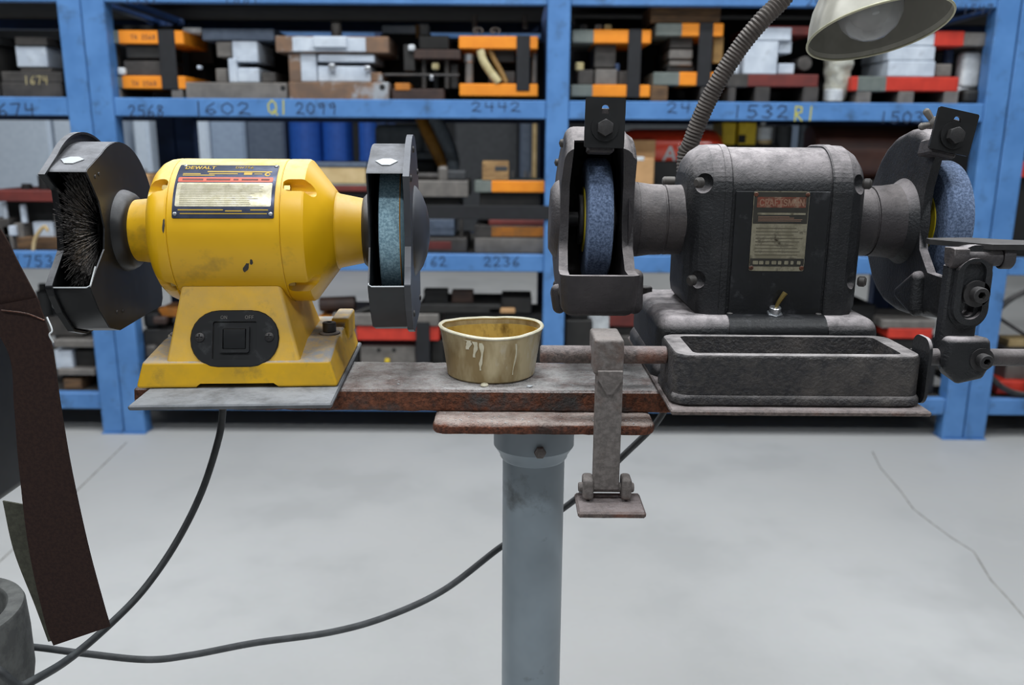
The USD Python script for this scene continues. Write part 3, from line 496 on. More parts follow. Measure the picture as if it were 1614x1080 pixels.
# lower shelf, middle bay
item('dark_die', 'tangle of dark parts beside the double blue post on the lower shelf', 'die', 3, [('body', 'dark_iron', 226, 520, 300, None), ('top_part', 'black_and_shade', 224, 492, 252, 520, .02, .2, 'r'), ('arm', 'brown_iron', 240, 500, 262, 512, -.02, .02, 'r'), ('red_part', 'orange_dull', 250, 486, 300, 500, .05, .2), ('valve', 'steel_dark', 228, 545, 246, 565, -.03, .03, 'r')])
D9 = item('die_set', 'large die set with a red lower plate and a black strap behind the tin', 'die set', 3, [('top_plate', 'steel', 524, 495, 692, 514, -.01, .3), ('red_plate', 'red', 562, 514, 692, 537), ('plate_end', 'steel', 524, 514, 562, 537, .002, .3), ('block', 'steel', 568, 545, 655, 580, .03, .28), ('black_hole', 'black_and_shade', 594, 548, 600, 556, .029, .04, 'h'), ('black_hole', 'black_and_shade', 618, 548, 624, 556, .029, .04, 'h'), ('base', 'dark_iron', 540, 580, 700, None), ('strap', 'strap', 656, 508, 678, 600, -.014, .31, 's'), ('orange_end', 'orange_dull', 500, 500, 530, 515, .0, .2), ('yellow_lug', 'yellow_plastic', 606, 566, 614, 574, .0, .02, 'r'), ('column', 'dark_iron', 540, 537, 566, 580, .05, .2), ('column', 'dark_iron', 680, 537, 700, 580, .05, .2)])
for k, (px, r, mm) in enumerate([([(560, 494, 3.9), (585, 486, 3.9), (610, 489, 3.9)], .012, 'dark_iron'), ([(505, 480, 3.95), (560, 478, 3.95)], .035, 'brown_iron'), ([(575, 493, 3.92), (600, 470, 3.98), (612, 464, 4.0)], .012, 'black_and_shade')]):
    free_tube('scrap_tube', ['thin dark tube lying on the red plated die set', 'thick brown bar end lying left of the silver guard foot', 'black rod leaning on the red plated die set'][k], 'tube', px, r, mm)
item('angle_iron', 'black angle iron lying open above the tin', 'angle iron', 3, [('left_leg', 'black_and_shade', 668, 456, 706, 484, .05, .1), ('right_leg', 'brown_iron', 712, 458, 746, 478, .05, .1), ('bed', 'dark_iron', 660, 480, 790, 494, .0, .3), ('support', 'dark_iron', 700, 494, 860, None, .05, .3)])
item('scrap_piece', 'dark pile of flat scrap right of the angle iron', 'offcut', 3, [('flat', 'dark_iron', 790, 470, 838, 494, .0, .2), ('paper', 'cardboard', 770, 486, 812, 494, -.02, .05)], Y=SY + .02)
# lower shelf, right bay
item('dark_die', 'dark block with a pale sheet beside the middle post on the lower shelf', 'die', 3, [('block', 'dark_iron', 892, 505, 934, None), ('parts', 'black_and_shade', 896, 488, 928, 505, .02, .2, 'r'), ('sheet', 'plastic_white', 926, 498, 960, 530, .05, .06), ('small_block', 'steel_dark', 940, 530, 1010, None, .05, .3)])
item('die_plate', 'dark red die plate behind the left foot of the dark motor', 'die', 3, [('plate', 'red_dark', 958, 492, 1010, 515, .0, .3), ('body', 'dark_iron', 964, 515, 1060, None, .02, .3), ('top', 'black_and_shade', 962, 480, 1000, 492, .05, .3)], Y=SY + .06)
item('die_plate', 'grey and red plate stack behind the right foot of the dark motor', 'die', 3, [('plate', 'red', 1400, 518, 1470, 534, .0, .3), ('top', 'steel', 1390, 505, 1476, 518, .0, .3), ('body', 'dark_iron', 1390, 534, 1480, None, .02, .3)])
item('dark_die', 'black block hidden behind the water tray', 'die', 3, [('block', 'black_and_shade', 1100, 480, 1380, None, .1, .4)])
# right bay beyond the double post
item('die_plate', 'red die plate at the right edge of the picture on the middle shelf', 'die', 2, [('plate', 'red', 1604, 255, 1700, 280), ('dark_top', 'dark_iron', 1606, 190, 1700, 255, .05, .3), ('body', 'black_and_shade', 1600, 280, 1700, None, .03, .3)])
item('die_plate', 'red plate with chalk grey blocks at the right edge on the lower shelf', 'die', 3, [('plate', 'red', 1572, 602, 1700, 622, .0, .3), ('block', 'steel', 1586, 562, 1640, 602, .05, .25), ('support', 'dark_iron', 1572, 622, 1700, None, .02, .3), ('tag', 'beige', 1590, 535, 1640, 548, .1, .2), ('mid', 'steel_dark', 1580, 548, 1660, 562, .08, .3)])
hw = Thing('steel_hoop', 'dark steel hoop standing at the right edge of the picture', 'hoop', U(1625, 626, SY - .02))
hcn = U(1634, 540, SY - .03); hw.add('hoop', tube([hcn + [.25 * math.cos(a), .0 , .25 * math.sin(a) * 1.02] for a in np.linspace(0, 2 * math.pi, 60)], .014, 8, n=2), 'dark_steel')
hw.add('hub', cyl(hcn + [0, -.02, 0], hcn + [0, .02, 0], .03), 'dark_steel')
for a in (0.5, 2.6, 4.7): hw.add('spoke', cyl(hcn, hcn + [.25 * math.cos(a), 0, .25 * math.sin(a)], .008), 'dark_steel')

# ------------------------------------------------------------------ far side of the hall, seen between the shelves
def far(name, label, cat, x0, x1, ytop, Y, depth, mat, parts=None, shape='box'):
    a, b = U(x0, ytop, Y), U(x1, ytop, Y); T = Thing(name, label, cat, ((a[0] + b[0]) / 2, Y + depth / 2, 0)); z = (a[2] + b[2]) / 2; w = b[0] - a[0]
    if shape == 'box':
        T.add('body', cbox(a[0], b[0], Y, Y + depth, .06, z, .01), mat); T.add('plinth', cbox(a[0] + .02, b[0] - .02, Y + .02, Y + depth, 0, .06, .002), 'black_and_shade')
        T.add('door', cbox(a[0] + .02, b[0] - .02, Y - .018, Y, .1, z - .03, .004), mat); T.add('door_handle', cbox(b[0] - .07, b[0] - .05, Y - .04, Y - .018, .9, 1.05, .003), 'steel')
    else:
        r = w / 2; c = ((a[0] + b[0]) / 2, Y + r)
        T.add('body', lathe([(0, 0), (r, 0), (r, z * .32), (r * 1.03, z * .335), (r, z * .35), (r, z * .66), (r * 1.03, z * .675), (r, z * .69), (r, z), (0, z)], (c[0], c[1], 0), (0, 0, 1), 40), mat, smooth=30)
        T.add('lid', cyl((c[0], c[1], z), (c[0], c[1], z + .03), r * .96, b=.006), mat)
    return T
far('white_cabinet', 'tall white cabinet behind the left rack bay, at the left picture edge', 'cabinet', -60, 74, 165, 9.3, .6, 'cabinet_white')
far('white_cabinet', 'white cabinet standing just left of the left double post', 'cabinet', 79, 150, 165, 9.32, .6, 'cabinet_white')
far('white_cabinet', 'narrow white cabinet seen right of the left double post', 'cabinet', 206, 231, 165, 9.3, .5, 'cabinet_white')
far('white_cabinet', 'thin white panel beside the left double post', 'panel', 181, 188, 165, 9.3, .4, 'cabinet_white')
far('grey_cabinet', 'pale grey cabinet above the left end of the yellow motor', 'cabinet', 288, 326, 165, 9.3, .6, 'cabinet_white')
far('grey_cabinet', 'light grey cabinet above the middle of the yellow motor', 'cabinet', 328, 384, 165, 9.32, .6, 'cabinet_grey')
far('grey_cabinet', 'dim blue grey cabinet above the yellow motor, next to the blue drums', 'cabinet', 386, 446, 165, 9.34, .6, 'cabinet_dim')
far('blue_drum', 'blue drum next to the dim grey cabinet', 'drum', 447, 500, 165, 9.3, .5, 'drum_blue', shape='drum')
far('blue_drum', 'blue drum in the middle of the three', 'drum', 501, 550, 165, 9.35, .5, 'drum_blue', shape='drum')
far('blue_drum', 'partly hidden blue drum left of the grey machine', 'drum', 562, 590, 165, 9.3, .4, 'drum_blue', shape='drum')
far('dark_cabinet', 'charcoal cabinet in the shade left of the middle post', 'cabinet', 716, 818, 172, 9.4, .6, 'charcoal')
far('grey_cabinet', 'slim dark grey cabinet next to the middle post', 'cabinet', 820, 838, 172, 9.3, .6, 'cabinet_dim')
far('yellow_pole', 'thin white and yellow pole next to the middle post', 'pole', 840, 846, 172, 9.2, .06, 'beige')
far('dark_cabinet', 'charcoal cabinet behind the red tank', 'cabinet', 930, 1130, 176, 9.4, .6, 'charcoal')
far('grey_cabinet', 'pale cabinet behind the cans and the brown roll', 'cabinet', 1270, 1300, 182, 9.3, .6, 'cabinet_grey')
far('dark_cabinet', 'charcoal cabinet behind the left wire wheel', 'cabinet', 238, 290, 165, 10.0, .6, 'charcoal')
FR = Thing('pallet_rack', 'second blue rack far behind, seen between the upper shelves', 'rack', (0, 10.6, 0))
for x in (-4.5, -1.6, 1.3, 4.2):
    for y in (10.6, 11.5): FR.add('upright', cbox(x - .05, x + .05, y, y + .08, 0, 3.4), 'blue_shaded')
for a, b in ((-4.5, -1.6), (-1.6, 1.3), (1.3, 4.2)):
    for z in (2.55,):
        for y in (10.6, 11.53): FR.add('beam', cbox(a + .05, b - .05, y + .005, y + .05, z, z + .11), 'blue_paint')
        FR.add('deck', cbox(a + .05, b - .05, 10.66, 11.52, z + .02, z + .05), 'deck')
# ------------------------------------------------------------------ pedestal stand
ZB = 1.1135                     # top of the thick bar
ST = Thing('pedestal_stand', 'grey pipe pedestal carrying a rusty thick flat bar with both grinders', 'stand', (.025, .895, 0))
ST.add('pipe', cyl((.025, .895, .012), (.025, .895, 1.075), .0345, seg=64), 'column_paint')
ST.add('coupling', lathe([(0, 0), (.0352, 0), (.0375, .003), (.038, .006), (.0425, .013), (.0445, .016), (.0445, .062), (0, .062)], (.025, .895, 1.0175), (0, 0, 1)), 'column_paint')
sp = U(851, 712, .852)
ST.add('set_screw', hexh((sp[0], .8525, sp[2]), (0, -1, 0), .011, .007), 'dusty_steel', label='small square set screw in the coupling')
fl_ = rrect(-.078, .142, .792, 1.0, .012)
fm = hull(prism_z(fl_.buffer(-.0045), 1.0785, 1.0905), prism_z(fl_.buffer(-.0013), 1.0797, 1.0893), prism_z(fl_, 1.082, 1.087)).refine_to_length(.006)
fm = tm(fm); fm.merge_vertices(); fm.vertices += fm.vertex_normals * ((meshkit.fbm(fm.vertices * 120, 4) - .55) * .0022)[:, None]
ST.add('flange_plate', fm, 'rust', label='rusty flange plate with rounded edges on top of the pipe')
def rough_block(x0, x1, y0, y1, z0, z1, amp, step=.006):
    t = tm(cbox(x0, x1, y0, y1, z0, z1, .0022)); m = Manifold(m3.Mesh(np.array(t.vertices, np.float32), np.array(t.faces, np.uint32))).refine_to_length(step); t = tm(m)
    t.merge_vertices(); t.vertices += t.vertex_normals * ((meshkit.fbm(t.vertices * 90, 4) - .5) * amp)[:, None]; return t
ST.add('flat_bar', rough_block(-.385, .41, .83, .943, 1.0905, ZB, .0022), 'rust_bar', label='thick rusty flat bar dusted grey with grit')
gr = []
for i in range(170):
    x = rng.uniform(-.19, .145); y = rng.uniform(.832, .94)
    r = rng.uniform(.0003, .0009) * (1 if rng.random() > .05 else 2)
    if (x + .0227) ** 2 + (y - .897) ** 2 < .051 ** 2: continue
    gr.append(Manifold.sphere(r, 4).scale((1.4, 1, .6)).translate((x, y, ZB + r * .5)))
for i in range(70): gr.append(Manifold.sphere(rng.uniform(.0003, .0009), 4).translate((rng.uniform(-.07, .13), rng.uniform(.794, .828), 1.091)))
ST.add('metal_grit', [tm(g) for g in gr], 'white_mark', smooth=False, kind='stuff', label='tiny pale chips of grit on the bar')
ST.add('chip', hull(*[sph((.0185 + a, .842 + b, ZB + .0012), .0013, 8) for a, b in ((-.002, 0), (.002, .001), (0, -.001))]), 'plastic_white', label='white plastic chip')
ST.add('base_plate', lathe([(0, 0), (.2, 0), (.2, .01), (.19, .014), (.06, .03), (.04, .035), (0, .035)], (.025, .895, 0), (0, 0, 1)), 'column_paint')

# ------------------------------------------------------------------ yellow grinder
YP = Thing('mounting_plate', 'grey dusty steel plate under the yellow grinder', 'plate', (-.265, .88, ZB), math.radians(3.5), local=True)
YP.add('plate', rough_block(-.0996, .0885, -.120, .132, .0002, .0052, .0006, .01), 'grey_plate')
YZ = ZB + .0055; S = H - .0935 - YZ
G = Thing('bench_grinder', 'yellow bench grinder with a wire brush wheel and a grey grinding wheel', 'grinder', (-.285, .90, YZ), math.radians(3.5), local=True)
def xlathe(prof, z=S, seg=96):  # profile (x, r) about the spindle
    p = [(0, prof[0][0])] + [(r, x) for x, r in prof] + [(0, prof[-1][0])]
    return orient(Manifold.revolve(CrossSection([np.array(p, float)], m3.FillRule.NonZero), seg), (1, 0, 0)).translate((0, 0, z))
house = xlathe([(-.0545, .0737), (-.0535, .0743), (.0525, .0743), (.0535, .0737)])
bellL = xlathe([(-.117, .0295), (-.1165, .031), (-.084, .0345), (-.0815, .037), (-.081, .052), (-.0795, .058), (-.0755, .065), (-.070, .0705), (-.064, .0733), (-.0565, .0743), (-.0548, .0737)])
bellR = xlathe([(.0538, .0737), (.0552, .0743), (.0735, .0743), (.076, .0732), (.099, .043), (.1005, .0405), (.103, .039), (.138, .032), (.1385, .030)])
bolts = []
for ang in (43, -44, 137, -137):
    a = math.radians(ang); cy, cz = -math.cos(a), math.sin(a)
    for sx in (1, -1):
        r0 = .0675
        cut = hull(*[sph((sx * x, cy * r, S + cz * r), .0075, 24) for x in (.062, .090) for r in (r0, r0 + .02)])
        cut = cut - cbox(-.0555, .0555, -.2, .2, -.1, .4)
        if sx > 0: bellR = bellR - cut
        else: bellL = bellL - cut
        bolts.append(hexh((sx * .0545, cy * (r0 - .0005), S + cz * (r0 - .0005)), (sx, 0, 0), .008, .0075))
G.add('motor_housing', house, 'yellow', smooth=25)
eb = [G.add('end_bell', bellL, 'yellow', smooth=25), G.add('end_bell', bellR, 'yellow', smooth=25)]
for i, b in enumerate(bolts): G.add('bolt', b, 'brass', under=eb[1 - i % 2])
# base
def rect(x0, x1, y0, y1, z): return sbox(x0, y0, x1, y1).buffer(-.002).buffer(.002), z
def loft(r0, r1): return hull(prism_z(r0[0], r0[1], r0[1] + .0004), prism_z(r1[0], r1[1] - .0004, r1[1]))
def rr(x0, x1, y0, y1, z, r=.004): return rrect(x0, x1, y0, y1, r), z
foot = hull(*[sph((x, y, z), .003, 16) for x, y, z in ((-.089, -.083, .003), (.102, -.083, .003), (-.089, .092, .003), (.102, .092, .003), (-.083, -.081, .0235), (.096, -.081, .0235), (-.082, -.02, .032), (.095, -.02, .032), (-.082, .088, .034), (.095, .088, .034))])
ped = hull(*[sph((x, y, z), .004, 16) for x, y, z in ((-.060, -.0795, .02), (.066, -.0795, .02), (-.060, .07, .02), (.066, .07, .02), (-.047, -.0515, .096), (.044, -.0515, .096), (-.047, .05, .096), (.044, .05, .096))])
base = foot + ped + rbox(.083, .1025, .035, .092, .02, .046, .003, 12) + rbox(-.0895, -.07, .035, .092, .02, .046, .003, 12)
base = base - hull(cbox(-.034, .046, -.1, .1, -.01, .0015, 0), cbox(-.03, .042, -.1, .1, -.01, .0045, 0))
base = base - xlathe([(-.0545, .0745), (.0545, .0745)])
for bx in (-.0725, .086):
    base = base + cyl((bx, .0, .02), (bx, .0, .0355), .0135, seg=40)
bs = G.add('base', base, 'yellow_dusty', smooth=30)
for bx in (-.0725, .086):
    w = G.add('washer', cyl((bx, 0, .0355), (bx, 0, .0378), .0115, b=.0006), 'dusty_steel', under=bs)
    hd = cyl((bx, 0, .0378), (bx, 0, .0485), .0072, b=.0008) - Manifold.cylinder(.01, .0034, .0034, 6).translate((bx, 0, .0435))
    G.add('socket_bolt', hd, 'dark_steel', under=bs)
for x0, x1, yy in ((-.075, -.055, -.0845), (.03, .04, -.085)): pass
# switch plate on the sloping front of the base
fu = np.array([0, .028, .076]); fu /= np.linalg.norm(fu); fn = np.array([0, -fu[2], fu[1]]); fo = np.array([.003, -.0752, .0475])
fo = fo - fn * 0.0
def onface(man, o=fo, ux=np.array([1., 0, 0]), uv=fu, n=fn): return man.transform(np.c_[ux, uv, n, o])
fo[:] = np.array([.004, -.0835 + .028 / .076 * (.0475 - .02) , .0475])
pl = prism_z(rrect(-.0435, .0435, -.0285, .0285, .0275), -.002, .0022)
pl = hull(prism_z(rrect(-.0435, .0435, -.0285, .0285, .0275), -.002, .0015), prism_z(rrect(-.0425, .0425, -.0275, .0275, .0265), -.002, .0024))
pl = pl - prism_z(rrect(-.0215, .0215, -.0215, .017, .002), -.001, .01)
sw = G.add('switch_plate', onface(pl), 'black_plastic', under=bs, label='black oval switch plate')
G.add('recess', onface(prism_z(sbox(-.0214, -.0214, .0214, .0169), .0001, .0007)), 'black_plastic', under=bs)
fr = prism_z(rrect(-.0145, .0145, -.0145, .0125, .002), -.001, .0036) - prism_z(rrect(-.0115, .0115, -.011, .0095, .001), 0, .01)
G.add('rocker_frame', onface(fr), 'black_plastic', under=bs)
rk = hull(cbox(-.0108, .0108, -.0105, .0092, 0, .0022, .0004), cbox(-.0108, .0108, .002, .0092, 0, .0046, .0004))
G.add('rocker', onface(rk), 'black_plastic', under=bs, label='black rocker switch')
G.add('ring_mark', onface(prism_z(Point(.006, -.004).buffer(.0016).difference(Point(.006, -.004).buffer(.001)), .002, .0029)), 'white_mark', under=bs)
for sx in (-1, 1):
    sc = lathe([(0, 0), (.0048, 0), (.0046, .0012), (.003, .0022), (0, .0026)], (0, 0, 0), (0, 0, 1), 24)
    sc = sc - cbox(-.003, .003, -.0006, .0006, .0014, .01, 0) - cbox(-.0006, .0006, -.003, .003, .0014, .01, 0)
    G.add('screw', onface(sc.translate((sx * .034, .001, .0022))), 'dark_steel', under=bs)
for txt, x in (('ON', -.0145), ('OFF', .0095)):
    t = meshkit.text_mesh(txt, .0034, .0003); t.apply_translation((x, .0195, .0023)); G.add('lettering', onface(Manifold(m3.Mesh(np.array(t.vertices, np.float32), np.array(t.faces, np.uint32)))) if False else (t.vertices @ np.array([[1, 0, 0], fu, fn]) + fo, t.faces), 'steel', under=bs, smooth=False)
# wheel guards: (y, z) about the spindle, front is -y
def arcpts(R, a0, a1, n): return [(R * math.cos(math.radians(a)), R * math.sin(math.radians(a))) for a in np.linspace(a0, a1, n)]
FRONT = [(-.100, -.043), (-.089, -.026), (-.079, -.008), (-.076, .01), (-.078, .036), (-.082, .063)]
FRONT_D = [(-.100, -.043), (-.082, -.028), (-.060, -.012), (-.054, .008), (-.061, .034), (-.082, .063)]
GPS = [Polygon(f + [(-.080, .0655)] + arcpts(.0905, 118, 0, 26) + [(.0895, -.088), (.083, -.096), (-.040, -.098), (-.066, -.090), (-.086, -.068), (-.097, -.050)]) for f in (FRONT, FRONT_D)]

def cone_wall(x, s):   # flare of the inner wall around the neck; s = +1 flares to +x
    return lathe([(.030, 0), (.0425, 0), (.0415, .004), (.039, .009), (.0355, .0125), (.030, .0135)], (x, 0, S), (s, 0, 0), 64)
def wheel_guard(x_in, x_out, mat, cap):
    GP = GPS[0 if cap else 1]; OPEN = LineString(FRONT if cap else FRONT_D).buffer(.0024, cap_style=2)
    s = 1 if x_out > x_in else -1; a, b = min(x_in, x_out), max(x_in, x_out)
    band = prism_x(GP.difference(GP.buffer(-.0016, join_style=1)).difference(OPEN), a, b).translate((0, 0, S))
    hole = circ(.030)
    inner = prism_x(GP.buffer(-.0004).difference(hole), x_in - .0008, x_in + .0008).translate((0, 0, S)) + cone_wall(x_in, -s)
    inner = inner + Manifold.extrude(CrossSection([np.array([(0, 0), (1e-4, 0), (0, 1e-4)])]), 1e-4).translate((0, 0, -9)) if False else inner
    gp = G.add('wheel_guard', band + inner, mat, smooth=35)
    dq = 0 if cap else .016
    CP = unary_union([Polygon(arcpts(.1, 0, 128, 30) + [(-.094, .060), (-.08, 0)]).intersection(sbox(-.2, .0, .2, .2)), GPS[0].buffer(.0035).intersection(sbox(-.2, -.2, .2, .04))]).buffer(-.004).buffer(.004).difference(Polygon([(-.3, .062), (-.093, .062), (-.085 + dq, .045), (-.0835 + dq, .01), (-.087 + dq, -.012), (-.097, -.035), (-.108, -.046), (-.3, -.046)]))
    cov = hull(prism_x(CP.buffer(-.0015), x_out - s * .0002, x_out + s * .003), prism_x(CP, x_out, x_out + s * .0018)) if False else (prism_x(CP, min(x_out, x_out + s * .0022), max(x_out, x_out + s * .0022)) + prism_x(CP.difference(CP.buffer(-.0022)), min(x_out - s * .004, x_out), max(x_out - s * .004, x_out)))
    cov = cov.translate((0, 0, S))
    if cap: cov = cov + lathe([(0, .0155), (.012, .0152), (.026, .0125), (.038, .008), (.046, .0025), (.048, 0), (0, 0)], (x_out + s * .002, 0, S), (s, 0, 0), 64)
    cv = G.add('guard_cover', cov, 'guard_grey' if cap else mat, smooth=35)
    for y, z in ((-.02, .085), (.06, .06), (.07, -.085), (-.06, -.078), (-.072, .058)):
        G.add('screw', lathe([(0, 0), (.0035, 0), (.003, .0016), (0, .0022)], (x_out + s * .002, y, S + z), (s, 0, 0), 20), 'dark_steel', under=cv)
    for y, z in ((-.03, -.08), (-.045, -.078), (-.055, .06), (-.064, .058)):
        G.add('rivet', lathe([(0, 0), (.0022, 0), (.0018, .0009), (0, .0012)], (x_in - s * .0008, y, S + z), (-s, 0, 0), 14), 'dark_steel', under=gp)
    # arrow sticker bent over the front of the band
    xm = (a + b) / 2 - .002; A_, B_ = np.array([-.0425, .0799]), np.array([-.080, .0655])
    def sp_(u, t): q = A_ + (B_ - A_) * t; return (xm + u, q[0], S + q[1] + .0004)
    tri = [sp_(-.011, .45), sp_(-.004, .30), sp_(.004, .30), sp_(.011, .45), sp_(.004, .70), sp_(-.004, .70)]
    tri = np.array(tri); v = np.vstack([tri, tri + [0, -.0003, .0006]])
    G.add('sticker', trimesh.convex.convex_hull(v), 'sticker', under=gp, smooth=False, label='white arrow sticker')
    pe = [(x_in, -.083, S - .026), (x_in, -.0985, S - .042), (x_in + s * .003, -.1000, S - .0435), (x_out - s * .003, -.1000, S - .0435), (x_out, -.0995, S - .042)]
    G.add('worn_edge', tube(pe, .0008, 6, smooth=False), 'sticker', under=gp, label='bare metal along the lower lip')
    return gp
wheel_guard(.1405, .179, 'guard_black', True)
wheel_guard(-.1205, -.1575, 'guard_black', False)
gw = G.add('grinding_wheel', xlathe([(.1485, .070), (.1495, .0738), (.1510, .0745), (.1705, .0745), (.1706, .068)]), 'wheel_teal', smooth=30, label='bluish grey grinding wheel')
G.add('side_face', xlathe([(.1706, .0744), (.1730, .0722), (.1750, .0690), (.1752, .034)]), 'wheel_highlight', under=gw, smooth=30, label='bevelled side of the wheel with its highlight painted pale')
G.add('edge_band', xlathe([(.1694, .07455), (.1697, .0749), (.1703, .0749), (.1706, .07455)]), 'ochre', under=gw)
G.add('flange_washer', xlathe([(.1751, .032), (.1770, .031), (.1775, .012)]), 'brass', under=gw)
G.add('shaft', xlathe([(-.152, .008), (.178, .008)]), 'dark_steel')
br = []
for i in range(4200):
    a = rng.uniform(0, 2 * math.pi); r0, r1 = .030, rng.uniform(.082, .0895); u = rng.normal(0, .38); u = max(-1, min(1, u))
    x0 = -.1385 + u * .005; x1 = -.1390 + u * .0150 + rng.normal(0, .0012); a1 = a + rng.normal(0, .05)
    p0 = np.array([x0, -math.cos(a) * r0, S + math.sin(a) * r0]); p1 = np.array([x1, -math.cos(a1) * r1, S + math.sin(a1) * r1])
    pm = (p0 + p1) / 2 + rng.normal(0, .0012, 3); br.append((p0, pm, p1))
V, F = [], []
for p0, pm, p1 in br:
    k = len(V); d = p1 - p0; d /= np.linalg.norm(d); u = np.cross(d, [1, .2, 0]); u /= np.linalg.norm(u); w = np.cross(d, u); rr_ = .00026
    for p in (p0, pm, p1):
        for t in range(3): V.append(p + rr_ * (math.cos(t * 2.094) * u + math.sin(t * 2.094) * w))
    for s_ in (0, 3):
        for t in range(3):
            q = [k + s_ + t, k + s_ + (t + 1) % 3, k + s_ + 3 + (t + 1) % 3, k + s_ + 3 + t]; F += [[q[0], q[1], q[2]], [q[0], q[2], q[3]]]
ww = G.add('wire_wheel', xlathe([(-.1445, .034), (-.1440, .0355), (-.1330, .0355), (-.1325, .034)]), 'dark_steel', label='hub of the wire brush wheel')
G.add('bristles', (V, F), 'wire_dark', under=ww, smooth=False, kind='stuff', label='dense dark wire bristles')
G.add('brush_core', xlathe([(-.1425, .062), (-.1345, .062)]), 'black_and_shade', under=ww)
G.add('clamp_washer', xlathe([(-.1325, .028), (-.130, .026), (-.1295, .01)]), 'dark_steel', under=ww)
# bent nameplate on the housing
def wrap(t, R=.0743):          # (u along x, v = arc length from the horizontal, w out) -> on the housing
    v = t.vertices; a = v[:, 1] / R; r = R + v[:, 2]
    return trimesh.Trimesh(np.c_[v[:, 0], -np.cos(a) * r, S + np.sin(a) * r], t.faces, process=False)
def patch(u0, u1, v0, v1, w0, w1, r=.0015):
    m = prism_z(rrect(u0, u1, v0, v1, min(r, (v1 - v0) * .3)), w0, w1).refine_to_length(.004); return wrap(tm(m))
d2 = lambda deg: math.radians(deg) * .0743
NP = G.add('nameplate', patch(-.0485, .0485, d2(15), d2(66), -.0002, .0008), 'plate_dark', smooth=40, label='silver and dark blue nameplate with a red stripe')
v0, v1 = d2(15), d2(66); hgt = v1 - v0
G.add('text_panel', patch(-.046, .0455, v0 + .0115, v0 + hgt * .57, .0008, .001), 'plate_silver', under=NP, smooth=40)
G.add('warning_stripe', patch(-.046, .0455, v0 + hgt * .585, v0 + hgt * .68, .0008, .001), 'plate_red', under=NP, smooth=40)
def ptext(txt, u, v, h, mat='gold_text', bold=False, w=.0009):
    t = meshkit.text_mesh(txt, h, .0003, bold); t.apply_translation((u, v, w)); G.add('lettering', wrap(t), mat, under=NP, smooth=False)
ptext('DEWALT', -.043, v1 - .0085, .0052, bold=True); ptext('DW756', .006, v1 - .0072, .0036)
for i, (u0, u1, v, h) in enumerate([(-.02, .043, v1 - .0135, .0018), (-.043, -.026, v1 - .0165, .0012), (-.018, .01, v1 - .0165, .0012), (-.043, -.012, v1 - .0188, .0012), (.016, .024, v1 - .0175, .0035), (.026, .034, v1 - .0165, .001), (-.043, .0, v0 + .0075, .0012), (.002, .018, v0 + .0065, .0012), (.026, .043, v0 + .0075, .0012), (-.041, .042, v0 + .004, .0009)]):
    G.add('text_line', patch(u0, u1, v, v + h, .0007, .001, .0004), 'gold_text', under=NP)
G.add('emblem', wrap(tm(prism_z(Point(.039, v1 - .0165).buffer(.0028).difference(Point(.0395, v1 - .0165).buffer(.0015)), .0007, .001))), 'gold_text', under=NP)
for k in range(12):
    G.add('text_line', patch(-.042, -.042 + .083 * rng.uniform(.8, 1), v0 + .0135 + k * .0019, v0 + .0135 + k * .0019 + .0006, .0009, .0011, .0002), 'plate_old', under=NP)
for k, (u0, u1) in enumerate([(-.042, -.022), (-.019, .004), (.007, .012), (.015, .031), (.034, .042)]):
    G.add('text_line', patch(u0, u1, v0 + hgt * .615, v0 + hgt * .65, .0009, .0011, .0002), 'red_dark', under=NP)
for u, v in ((-.0455, v0 + .004), (.0455, v0 + .004), (-.0435, v1 - .0025), (.0455, v1 - .0025)):
    a = v / .0743; G.add('rivet', lathe([(0, 0), (.0022, 0), (.0018, .001), (0, .0014)], (u, -math.cos(a) * .075, S + math.sin(a) * .075), (0, -math.cos(a), math.sin(a)), 16), 'bright_steel', under=NP)
# scuffs: chipped paint on the housing
for u, v, w_, h_, rot in ((-.0565, .012, .0012, .016, .1), (.018, -.030, .0035, .012, .4), (.024, -.024, .002, .007, .2)):
    g = Polygon([(u + w_ * rng.uniform(.6, 1) * math.cos(t) + rot * h_ * math.sin(t) * .4, v + h_ * rng.uniform(.7, 1) * .5 * math.sin(t)) for t in np.linspace(0, 6.1, 14)]).buffer(0)
    G.add('paint_chip', wrap(tm(prism_z(g, -.0002, .00025))), 'steel_dark', smooth=False)
# cord of the yellow grinder
def cordpts(L): return [U(*p) for p in L]
c1 = cordpts([(352, 640, .93), (345, 690, .93), (318, 775, .92), (278, 855, .90), (230, 925, .87), (180, 978, .83), (110, 1038, .76), (40, 1080, .70), (-60, 1135, .68)])
c1 += [np.array([-.62, .62, .3]), np.array([-.8, .58, .012]), np.array([-1.3, .55, .012])]
Thing('power_cord', 'black power cord hanging from beneath the yellow grinder past the brown belt', 'cord', (c1[-1][0], c1[-1][1], 0)).add('cord', tube(c1, .0041, 12), 'rubber')
c2 = cordpts([(1052, 640, .99), (1030, 672, .985), (985, 716, .98), (930, 768, .98), (890, 800, .98), (840, 834, .975), (790, 862, .97), (700, 930, .95), (610, 972, .93), (520, 997, .92), (400, 1014, .91), (300, 1033, .90), (230, 1040, .89), (130, 1030, .885), (50, 1020, .89), (-40, 1015, .88), (-140, 1040, .86)])
c2 += [np.array([-1.0, .9, .25]), np.array([-1.15, .95, .012]), np.array([-1.7, 1.0, .012])]
Thing('power_cord', 'dark grey power cord swinging behind the pipe to the grey stone pot', 'cord', (c2[-1][0], c2[-1][1], 0)).add('cord', tube(c2, .0040, 12), 'rubber_grey')

